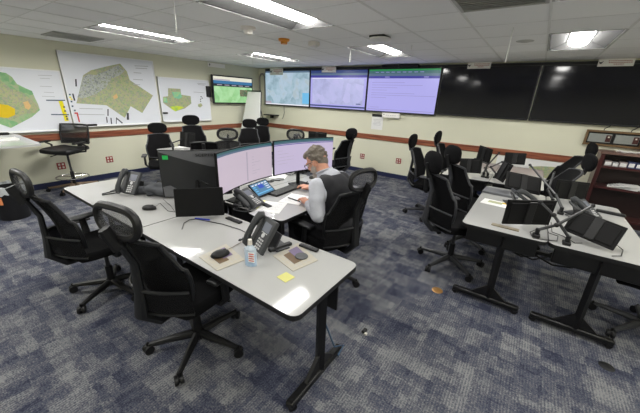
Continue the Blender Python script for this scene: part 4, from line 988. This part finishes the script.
mousepad('printed mat under the computer mouse on the nearest table', [(199, 257), (226, 244), (245, 260), (217, 271)])
mousepad('printed mat with a dark puck on it on the nearest table', [(273, 256), (298, 243), (318, 260.5), (293, 271.5)])
def mouse(label, loc, yaw):
    t = thing('computer_mouse', label, 'computer mouse', loc, yaw, 'black computer mice')
    def fn(p): return Vector((p.x*(1-.25*max(0, p.y)/.055), p.y, max(p.z, -.008)+.008))
    b = MB(); b.ell((0, 0, 0), (.036, .060, .032), 'black_plastic', fn=fn, nu=20, nv=14); b.build('shell', t)
    b = MB(); b.ell((0, .028, .036), (.005, .012, .006), 'grey_plastic'); b.ell((-.024, .0, .024), (.006, .016, .006), 'grey_plastic'); b.build('scroll_wheel', t)
    return t
M1 = mouse('black mouse on the printed mat of the nearest table', tuple(az(220.5, 255.5, .7345)), -.35)
M2 = dup(M1, tuple(az(149.5, 209, .7345)), -.9, 'black mouse on the left table by the jacket')
dup(M1, tuple(az(312, 178, .7315)), .4, 'black mouse by the foot of the monitor behind the man')
def mouse_cord(mo, pts, m):
    R_ = Matrix.Rotation(-mo.rotation_euler.z, 3, 'Z'); MB().tube([R_ @ (Vector(q)-mo.location) for q in pts], .002, m, 6).build('cord', mo)
mouse_cord(M1, [az(226, 250, .76), az(233, 247, .735), az(243, 241, .735), az(248, 238, .735)], 'tan_card')
mouse_cord(M2, [az(155, 207, .745), az(160, 203, .735), az(164, 207, .735), az(168, 211, .735), az(175, 212, .735), az(171, 206, .735), az(163, 199, .735)], 'cable_black')
o_ = MB().lathe([(0, 0), (.042, 0), (.043, .003), (.04, .007), (0, .009)], 'puck_dark', 24).build('dark_puck', None, tuple(az(301.5, 256.5, .7348))); tag(o_, 'round dark puck on the right printed mat', 'puck')
def stick(name, label, cat, a, c, w, h, m, keys=True, group=None, z=.731):
    A = az(*a, z); C = az(*c, z); d = C-A; t = thing(name, label, cat, tuple((A+C)/2), math.atan2(d.y, d.x), group); L = d.length
    b = MB(); b.box((0, 0, h/2+.0005), (L, w, h), m, bev=min(.006, h*.35), seg=2); b.build('body', t)
    if keys:
        b = MB(); n = 7
        for k in range(n): b.box((-L*.38+L*.76*k/(n-1), 0, h+.001), (L*.05, w*.5, .002), 'grey_plastic')
        b.build('buttons', t)
    return t
stick('handset_receiver', 'dark stapler shaped bar lying beside the near phone', 'stapler', (269, 252), (291, 244.5), .035, .022, 'dark_plastic', False)
stick('remote_control', 'black remote at the back edge of the nearest table', 'remote', (300, 245.5), (318, 251.8), .036, .016, 'dark_plastic', True)
stick('remote_control', 'black remote behind the near phone at the table seam', 'remote', (227, 218.2), (241, 223.5), .04, .014, 'black_plastic', True)
stick('mobile_phone', 'black phone lying on the yellow sheet in front of the tablet', 'phone', (260, 203), (270, 207.5), .05, .014, 'black_plastic', False)
# sticky note
p = az(286, 277.3, .7313); o_ = MB().prism([(-.038, -.038), (.038, -.036), (.036, .038), (-.04, .036)], 0, .0015, 'yellow_note').build('sticky_note', None, tuple(p)); o_.rotation_euler = (0, 0, -.15); tag(o_, 'yellow sticky note near the front edge of the nearest table', 'sticky note')
# sanitizer bottle
p = az(251, 265, .731)
t = thing('sanitizer_bottle', 'small clear bottle with blue gel and red label on nearest table', 'bottle', tuple(p), .4); t.scale = (1.3, 1.3, 1.35)
b = MB(); 
def rb(w, d, r=.008): return [(w*cos(a)*(.75+.25*abs(cos(2*a))), d*sin(a)) for a in [2*pi*k/20 for k in range(20)]]
b.prism(rb(.030, .017), 0, .085, 'clear_plastic'); b.lathe([(.022, .085), (.016, .095), (.009, .100), (.009, .106)], 'clear_plastic', 14); b.build('bottle_body', t)
b = MB(); b.prism(rb(.027, .014), .003, .05, 'gel_blue'); b.build('gel', t)
b = MB(); b.box((.012, -.0178, .05), (.03, .001, .05), 'white_paper'); [b.box((.012, -.0186, .033+.011*k), (.026, .0008, .004), 'label_red') for k in range(4)]; b.build('label', t)
b = MB(); b.cyl((0, 0, .104), (0, 0, .128), .011, 'outlet_white', 14, r2=.009); b.build('cap', t)
# pen and cable on seam
stick('ballpoint_pen', 'blue capped pen by the foot of the tilted flat monitor', 'pen', (195, 218.8), (210, 220.5), .010, .010, 'blue_pen', False)
wire([az(182, 229, .735), az(184, 223, .735), az(190, 219.5, .735), az(196, 219, .735), az(209, 221.5, .735), az(222, 224, .735), az(240, 229.5, .735), az(247, 233, .735)], .003, 'cable_black', 'loose_wire', 'black cable running across the nearest table to the phone', 'cable')
wire([az(102, 194, .737), az(112, 191.5, .737), az(122, 189.5, .737), az(127, 191, .737), az(112, 193.5, .737), az(102, 195, .737)], .005, 'cable_black', 'loose_wire', 'black looped cord beside the left table phone', 'cable')
# folded jacket
p = az(152, 181, .731)
t = thing('folded_jacket', 'dark grey jacket bundled on the left table corner', 'jacket', (-2.88, 1.385, .731), .25)
b = MB(); rj = random.Random(4)
def crump(p):
    k = 1+.16*sin(p.x*38+1)*cos(p.y*31)+.08*sin(p.y*61+p.z*50); return Vector((p.x*k, p.y*k, max(p.z*k, -.055)+.056))
b.ell((0, 0, 0), (.20, .10, .06), 'jacket', fn=crump, nu=36, nv=20); b.build('body', t)
b = MB(); b.ell((-.16, -.05, .0), (.16, .055, .045), 'jacket', fn=lambda p: Vector((p.x, p.y+.03*sin(p.x*40), max(p.z, -.03)+.031)), nu=24, nv=12); b.build('sleeve', t)
t = thing('cable_bundle', 'pale tangle of adapters beside the folded jacket', 'cable', tuple(az(156, 190, .731)), .2)
b = MB(); b.tube([(.09*cos(k*.9)*(1-.02*k), .06*sin(k*.9)*(1-.015*k), .008+.0015*k) for k in range(24)], .005, 'cable_white', 6); b.build('cord', t)
b = MB(); b.box((.03, -.03, .015), (.1, .06, .028), 'grey_case', bev=.004); b.build('adapter', t)
# ---------------- the man's table
t = thing('tablet', 'tilted tablet with a blue screen in front of the curved monitor', 'tablet', (-2.148, 2.057, .800), 0)
t.rotation_euler = (Matrix.Rotation(1.571, 3, 'Z') @ Matrix.Rotation(-.917, 3, 'X') @ Matrix.Rotation(-.07, 3, 'Y')).to_euler()
b = MB(); b.box((0, .006, 0), (.265, .012, .175), 'black_plastic', bev=.004); b.build('case', t)
b = MB(); b.box((0, -.0006, 0), (.235, .0008, .148), 'e_tabbg'); b.box((0, -.0015, .025), (.07, .0006, .05), 'e_royal'); b.box((0, -.0015, -.05), (.22, .0006, .012), 'e_cyan'); [b.box((-.09+.045*k, -.0015, .055), (.03, .0006, .012), 'e_white') for k in range(5)]; [b.box((-.09, -.0015, .03-.025*k), (.035, .0006, .012), 'e_cyan') for k in range(3)]; [b.box((.08, -.0015, .03-.025*k), (.05, .0006, .008), 'e_white') for k in range(3)]; b.build('screen', t)
b = MB(); b.box((0, .05, -.035), (.14, .004, .09), 'black_plastic', rot=(.9, 0, 0)); b.build('stand', t)
t = thing('keyboard', 'black keyboard between the tablet and the man', 'keyboard', (-1.99, 2.27, .731), pi/2+.05)
kb = az(285, 191, .731); t.location = (kb.x, kb.y, .731)
b = MB(); b.box((0, 0, .010), (.43, .135, .018), 'black_plastic', bev=.005); b.build('body', t)
b = MB()
for i in range(15):
    for j in range(5): b.box((-.195+.028*i, -.05+.025*j, .0205), (.022, .019, .005), 'dark_plastic')
b.build('keys', t)
def paper(label, u, v, yaw, w=.21, l=.28, m='white_paper', z=.7312, lines=True, name='paper_sheet'):
    t = thing(name, label, 'paper', tuple(az(u, v, z)), yaw, 'papers on the man\'s table'); b = MB(); b.box((0, 0, .0008), (w, l, .0014), m); b.build('sheet', t)
    if lines:
        b = MB(); [b.box((-.01, l*.38-.022*k, .0018), (w*.75*(1 if k % 3 else .7), .003, .0005), 'print_grey') for k in range(int(l*.76/.022))]; b.build('writing', t)
paper('white sheet the man leans over, nearest the table corner', 272, 207, .45, .22, .28)
paper('yellow pad sheet under the black phone', 263, 205, .1, .16, .22, 'yellow_paper', .7311, False)
paper('white sheet under the man\'s writing hand', 295, 199, .25, .22, .29, z=.7316)
paper('white sheet between tablet and keyboard back', 279, 176, .5, .2, .26, z=.7311)
paper('yellow sheet near the monitor foot behind the man\'s hands', 288, 171, .2, .12, .2, 'yellow_paper', .7314, False)
paper('grey printed sheet at the near corner of the man\'s table', 262, 214.5, 1.4, .14, .20, 'print_pale', .7314)
paper('white sheet at the left back corner of the man\'s table', 247, 192, .9, .16, .22, z=.7311)
t = thing('cable_bundle', 'dark cable tangle at the foot of the curved monitors', 'cable', tuple(az(255, 186, .731)), 1.5)
b = MB(); b.tube([(.16*cos(k*.7)+.01*k, .05*sin(k*1.3), .008+.006*sin(k*.9)**2) for k in range(30)], .004, 'cable_black', 6); b.build('cord', t); b = MB(); b.tube([(.14*sin(k*.8), .05*cos(k*1.1), .02+.008*sin(k)) for k in range(22)], .003, 'cable_white', 6); b.build('pale_cord', t)
t = thing('cable_bundle', 'second cable tangle under the monitor behind the man', 'cable', tuple(az(296, 174, .731)), 1.2)
b = MB(); b.tube([(.15*cos(k*.6), .06*sin(k*1.2), .010+.008*sin(k*.9)**2) for k in range(28)], .005, 'cable_black', 6); b.build('cord', t); b = MB(); b.box((.05, .0, .03), (.12, .05, .03), 'black_plastic', bev=.004); b.build('hub', t)
stick('marker_pen', 'dark pen lying on the papers by the man\'s hand', 'pen', (288, 198), (300, 202), .010, .010, 'dark_plastic', False, z=.7335)
# far left table stuff
def clutter(name, label, cat, loc, size, m, rz=0): o_ = MB().box((0, 0, size[2]/2), size, m, bev=min(size)*.2).build(name, None, loc); o_.rotation_euler = (0, 0, rz); tag(o_, label, cat); return o_
t = thing('paper_stack', 'white papers on the far left table beside the low chair', 'papers', tuple(az(188, 148.5, .731)), .3)
for k in range(3): b = MB(); b.box((.01*k, 0, .008+.014*k), (.4-.05*k, .3, .013), 'white_paper', rot=(0, 0, .12*k)); b.build('paper_sheet', t)
flat_monitor('small black monitor beside the square headrest chair at far left', (-4.78, 2.88, .93), .32, .25, .25, -.2, 0, None, 1)
arm('thin silver arm leaning in front of the small far left monitor', (-4.95, 2.70, .731), (-4.99, 2.69, .86), (-4.84, 2.80, .93))
flat_monitor('black monitor behind the ring headrest chair beyond the screens', (-3.52, 4.92, .92), .40, .26, .2, 0, 0, None, 1)
arm('short arm holding the black monitor on the far white table', (-3.52, 5.08, .731), (-3.52, 5.08, .85), (-3.52, 4.98, .92), 'dark_plastic')
clutter('document_box', 'white document box on the far left table by the ring headrest chair', 'box', tuple(az(228, 141.5, .731)), (.16, .12, .09), 'white_paper', .4)
# floor items
o_ = MB().lathe([(0, .004), (.045, .004), (.05, .0), ], 'brass', 28)
o_.lathe([(0, .006), (.040, .006), (.048, .003)], 'brass', 28); o_ = o_.build('floor_socket', None, (-.405, 2.64, .0)); tag(o_, 'round brass floor socket cover left of the right table foot', 'floor socket')
o_ = MB().lathe([(0, .008), (.035, .008), (.045, .0)], 'floor_black', 28).build('floor_socket', None, (.80, 2.48, .0)); tag(o_, 'round black floor socket cover at the bottom right', 'floor socket')
t = thing('cable_plug', 'tiny dark plug lying on the carpet beside the near table', 'plug', (-.715, 1.72, .0)); b = MB(); b.box((0, 0, .012), (.03, .05, .022), 'black_plastic', bev=.006); b.build('body', t); b = MB(); b.box((.02, -.02, .008), (.02, .02, .014), 'outlet_white'); b.build('tip', t)
wire([(.0, 2.85, .60), (.06, 2.9, .50), (.16, 2.88, .47), (.26, 2.86, .52), (.38, 2.88, .47), (.5, 2.86, .50), (.55, 2.9, .6)], .008, 'cable_black', 'sagging_wire', 'black cables sagging under the front of the right table', 'cable')
wire([(-.05, 2.95, .58), (.1, 2.98, .46), (.25, 2.95, .44), (.36, 2.98, .50), (.5, 2.96, .45), (.62, 2.98, .58)], .007, 'cable_black', 'sagging_wire', 'second row of black cables sagging under the right table', 'cable')
wire([(-.86, 1.22, .60), (-.80, 1.30, .3), (-.77, 1.36, .11), (-.73, 1.42, .10), (-.72, 1.33, .09)], .006, 'map_blue', 'sagging_wire', 'blue cable drooping down the near table leg', 'cable')
# ------------------------------------------------------------------ the man
def remesh(name, parts, vox, m, parent, smooth=6, root=(0, 0, 0)):
    """parts: callables adding closed shapes to an MB; result is one continuous surface"""
    b = MB(); [p_(b) for p_ in parts]; me = bpy.data.meshes.new('tmp'); b.bm.to_mesh(me); b.bm.free()
    o = bpy.data.objects.new('tmp', me); COL.objects.link(o)
    r = o.modifiers.new('r', 'REMESH'); r.mode = 'VOXEL'; r.voxel_size = vox; r.use_smooth_shade = True
    s = o.modifiers.new('s', 'SMOOTH'); s.iterations = smooth; s.factor = .5
    dg = bpy.context.evaluated_depsgraph_get(); dg.update(); me2 = bpy.data.meshes.new_from_object(o.evaluated_get(dg))
    bpy.data.objects.remove(o); bpy.data.meshes.remove(me)
    me2.name = name; me2.materials.clear(); me2.materials.append(MATS[m])
    for p_ in me2.polygons: p_.use_smooth = True; p_.material_index = 0
    q = bpy.data.objects.new(name, me2); COL.objects.link(q)
    if parent: q.parent = parent
    return q
def chain(pts, rs, fl=1.0):
    def f(b):
        for i in range(len(pts)-1):
            a, c = Vector(pts[i]), Vector(pts[i+1]); n = 14
            b.tube([a, c], [rs[i], rs[i+1]], 'skin', n, flat=1.0)
        for p_, r_ in zip(pts, rs): b.ell(p_, (r_, r_, r_), 'skin', nu=14, nv=10)
    return f
def blob(c, r, rot=None): return lambda b: b.ell(c, r, 'skin', rot=rot, nu=20, nv=14)
# joints in a frame with origin on the floor under the pelvis; the man faces -x
O = Vector((-1.27, 2.15, 0)); MR = -.10 
def L(*p): return Vector(p)
pel = L(0.02, 0, .575); wst = L(-.01, 0, .74); chs = L(-.09, 0, .92); nkb = L(-.185, 0, 1.045)
hd = L(-.305, .02, 1.135)
shN = L(-.115, -.185, .985); shF = L(-.135, .185, .985)
elN = L(.0, -.285, .775); elF = L(-.33, .30, .775)
wrN = L(-.275, -.11, .775); wrF = L(-.59, .27, .775)
def hand(w, dirv, side, z=.0):
    d = Vector(dirv).normalized(); s = Vector((-d.y, d.x, 0))*side; parts = []
    pc = w+d*.055; pc.z = w.z-.004
    parts.append(chain([w, w+d*.03+Vector((0, 0, -.002)), pc+d*.025], [.026, .030, .030]))
    for k in range(4):
        o_ = (-.030+.020*k); r_ = w+d*.078+s*o_; ln = (.070, .080, .075, .058)[k]
        parts.append(chain([r_-d*.02, r_+d*ln*.45+Vector((0, 0, .012)), r_+d*ln*.8+Vector((0, 0, .0)), r_+d*ln+Vector((0, 0, -.016))], [.0105, .0095, .0088, .008]))
    tb = w+d*.03-s*.028
    parts.append(chain([tb, tb+d*.03-s*.022+Vector((0, 0, .0)), tb+d*.062-s*.018+Vector((0, 0, -.010))], [.013, .011, .0095]))
    return parts
fdir = (hd-nkb).normalized()
man = [chain([pel, wst, chs], [.13, .125, .13]), blob(pel+L(0, -.07, 0), (.13, .12, .11)), blob(pel+L(0, .07, 0), (.13, .12, .11)),
       blob(chs, (.125, .175, .15)), chain([shN, chs, shF], [.06, .12, .06]), chain([chs+L(-.03, 0, .06), nkb, nkb+L(-.05, .01, .06)], [.10, .062, .056]),
       chain([shN, elN], [.055, .042]), chain([elN, wrN], [.042, .027]), chain([shF, elF], [.055, .042]), chain([elF, wrF], [.042, .027])]
hipN, hipF = L(0, -.10, .54), L(0, .10, .54); knN, knF = L(-.42, -.13, .56), L(-.42, .13, .56); anN, anF = L(-.40, -.13, .09), L(-.36, .13, .09)
man += [chain([hipN, knN], [.095, .062]), chain([knN, anN], [.058, .04]), chain([hipF, knF], [.095, .062]), chain([knF, anF], [.058, .04]),
        chain([anN, anN+L(-.15, 0, -.045)], [.04, .035]), chain([anF, anF+L(-.15, 0, -.045)], [.04, .035])]
# head: tilted forward, looking down at the desk
HT = Matrix.Translation(hd) @ Matrix.Rotation(.22, 4, 'Z') @ Matrix.Rotation(-.62, 4, 'Y')      # local -x face, z crown
def hp(x, y, z): return HT @ Vector((x, y, z))
def hblob(c, r): return lambda b: b.ell((0, 0, 0), r, 'skin', T=HT @ Matrix.Translation(c), nu=20, nv=14)
man += [hblob((.015, 0, .03), (.098, .077, .10)), hblob((-.02, 0, -.035), (.075, .062, .085)), hblob((-.045, 0, -.085), (.045, .040, .035)),
        hblob((-.098, 0, -.015), (.020, .013, .020)), hblob((-.088, 0, .008), (.014, .010, .026)), hblob((-.078, 0, .03), (.022, .055, .014)),
        hblob((.01, -.080, -.005), (.020, .010, .032)), hblob((.01, .080, -.005), (.020, .010, .032)),
        chain([nkb, hp(.03, 0, -.05)], [.060, .058])]
man += hand(wrN, (-1, .25, 0), 1)+hand(wrF, (-.75, -.3, 0), -1)
person = remesh('person', man, .0055, 'skin', None, 3)
person.location = O; person.rotation_euler = (0, 0, MR)
tag(person, 'grey haired person in white shirt and dark vest writing at the table', 'person')
shirt = [chain([pel+L(0, 0, .06), wst, chs], [.142, .138, .142]), blob(chs, (.135, .187, .158)), chain([shN, chs, shF], [.072, .13, .072]),
         chain([shN+L(0, 0, .0), shN.lerp(elN, .5)+L(.0, -.01, 0), elN], [.072, .070, .062]), chain([elN, elN.lerp(wrN, .5), wrN+L(.03, -.03, 0)], [.062, .056, .040]),
         chain([shF, elF], [.072, .058]), chain([elF, wrF.lerp(elF, .15)], [.058, .038]), chain([chs+L(-.02, 0, .09), nkb+L(.0, 0, -.02)], [.105, .074])]
# keep the cuffs open to the skin of the hand: short bands
remesh('shirt', shirt, .009, 'shirt', person, 4)
vest = [chain([pel+L(.0, 0, .05), wst, chs+L(0.01, 0, 0)], [.157, .153, .154]), blob(chs+L(.02, 0, .0), (.142, .172, .165)), blob(pel+L(0, 0, .07), (.158, .178, .11)),
        chain([chs+L(.015, -.105, .075), nkb+L(.03, 0, -.05), chs+L(.015, .105, .075)], [.082, .082, .082])]
remesh('vest', vest, .010, 'vest', person, 4)
tro = [chain([hipN, knN], [.112, .080]), chain([knN, anN+L(0, 0, .02)], [.078, .066]), chain([hipF, knF], [.112, .080]), chain([knF, anF+L(0, 0, .02)], [.078, .066]), blob(pel+L(0, 0, -.01), (.165, .20, .14))]
remesh('trousers', tro, .012, 'trousers', person, 4)
for an in (anN, anF):
    b = MB(); b.ell(an+L(-.08, 0, -.045), (.15, .052, .048), 'black_plastic', fn=lambda p_: Vector((p_.x, p_.y, max(p_.z, -.035)))); b.ell(an+L(0.0, 0, -.01), (.055, .05, .05), 'black_plastic'); b.build('shoe', person)
hair = [hblob((.030, 0, .052), (.090, .083, .090)), hblob((.062, 0, -.012), (.046, .069, .062)), hblob((-.025, 0, .098), (.075, .060, .040))]
rh = random.Random(9)
for k in range(90):
    a_ = rh.uniform(-2.0, 2.0); e_ = rh.uniform(-.5, 1.45); q = Vector((.032+.086*cos(e_)*cos(a_), .080*cos(e_)*sin(a_), .045+.092*sin(e_)))
    if q.x < -.03 and q.z < .09: continue
    if q.z < .015 and q.x < .06: continue
    hair.append(hblob(tuple(q), (rh.uniform(.012, .022), rh.uniform(.012, .018), rh.uniform(.010, .020))))
remesh('hair', hair, .005, 'hair', person, 1)
beard = [hblob((-.055, 0, -.105), (.050, .048, .048)), hblob((-.03, -.045, -.06), (.040, .024, .052)), hblob((-.03, .045, -.06), (.040, .024, .052)), hblob((-.088, 0, -.052), (.020, .034, .014)), hblob((-.008, -.064, -.035), (.020, .014, .035)), hblob((-.008, .064, -.035), (.020, .014, .035))]
remesh('beard', beard, .006, 'beard', person, 2)
b = MB()
for s in (-1, 1):
    b.tube([hp(-.108+.12*abs(cos(a)*.03), s*.034+.026*cos(a), .012+.020*sin(a)) for a in [2*pi*k/18 for k in range(18)]], .0026, 'glasses', 6, closed=True)
    b.tube([hp(-.105, s*.062, .018), hp(-.04, s*.086, .016), hp(.012, s*.088, .008)], .0028, 'glasses', 6)
b.tube([hp(-.108, -.008, .016), hp(-.114, 0, .018), hp(-.108, .008, .016)], .0026, 'glasses', 6); b.build('glasses', person)
b = MB()
for s in (-1, 1): b.ell((0, 0, 0), (.010, .012, .009), 'outlet_white', T=HT @ Matrix.Translation((-.084, s*.032, .012))); b.ell((0, 0, 0), (.004, .006, .006), 'letter_dark', T=HT @ Matrix.Translation((-.0925, s*.032, .011)))
b.build('eye', person)
b = MB(); q = [hp(.0, 0, -.0)]; 
cpts = []
for k in range(16):
    a = 2*pi*k/16; cpts.append(nkb+L(-.005+.066*cos(a), .070*sin(a), .030+.036*cos(a)))
b.tube(cpts, .014, 'shirt', 8, closed=True, flat=.6); b.build('collar', person)
b = MB(); T = Matrix.Translation(wrF+L(-.08, -.03, -.01)); b.tube([(0, 0, -.02), (.02, .03, .07)], .005, 'black_plastic', 8, T=T); pn = b.build('held_pen', None, tuple(O)); pn.rotation_euler = (0, 0, MR); tag(pn, 'black pen in the man\'s far hand', 'pen')
# ------------------------------------------------------------------ world and view
w = bpy.data.worlds.new('world'); scene.world = w; w.use_nodes = True
w.node_tree.nodes['Background'].inputs[0].default_value = (.8, .85, 1, 1); w.node_tree.nodes['Background'].inputs[1].default_value = 0.02
vs_ = scene.view_settings; vs_.view_transform = 'Standard'; vs_.look = 'None'; vs_.gamma = 1; vs_.use_curve_mapping = False; vs_.exposure = 0.0
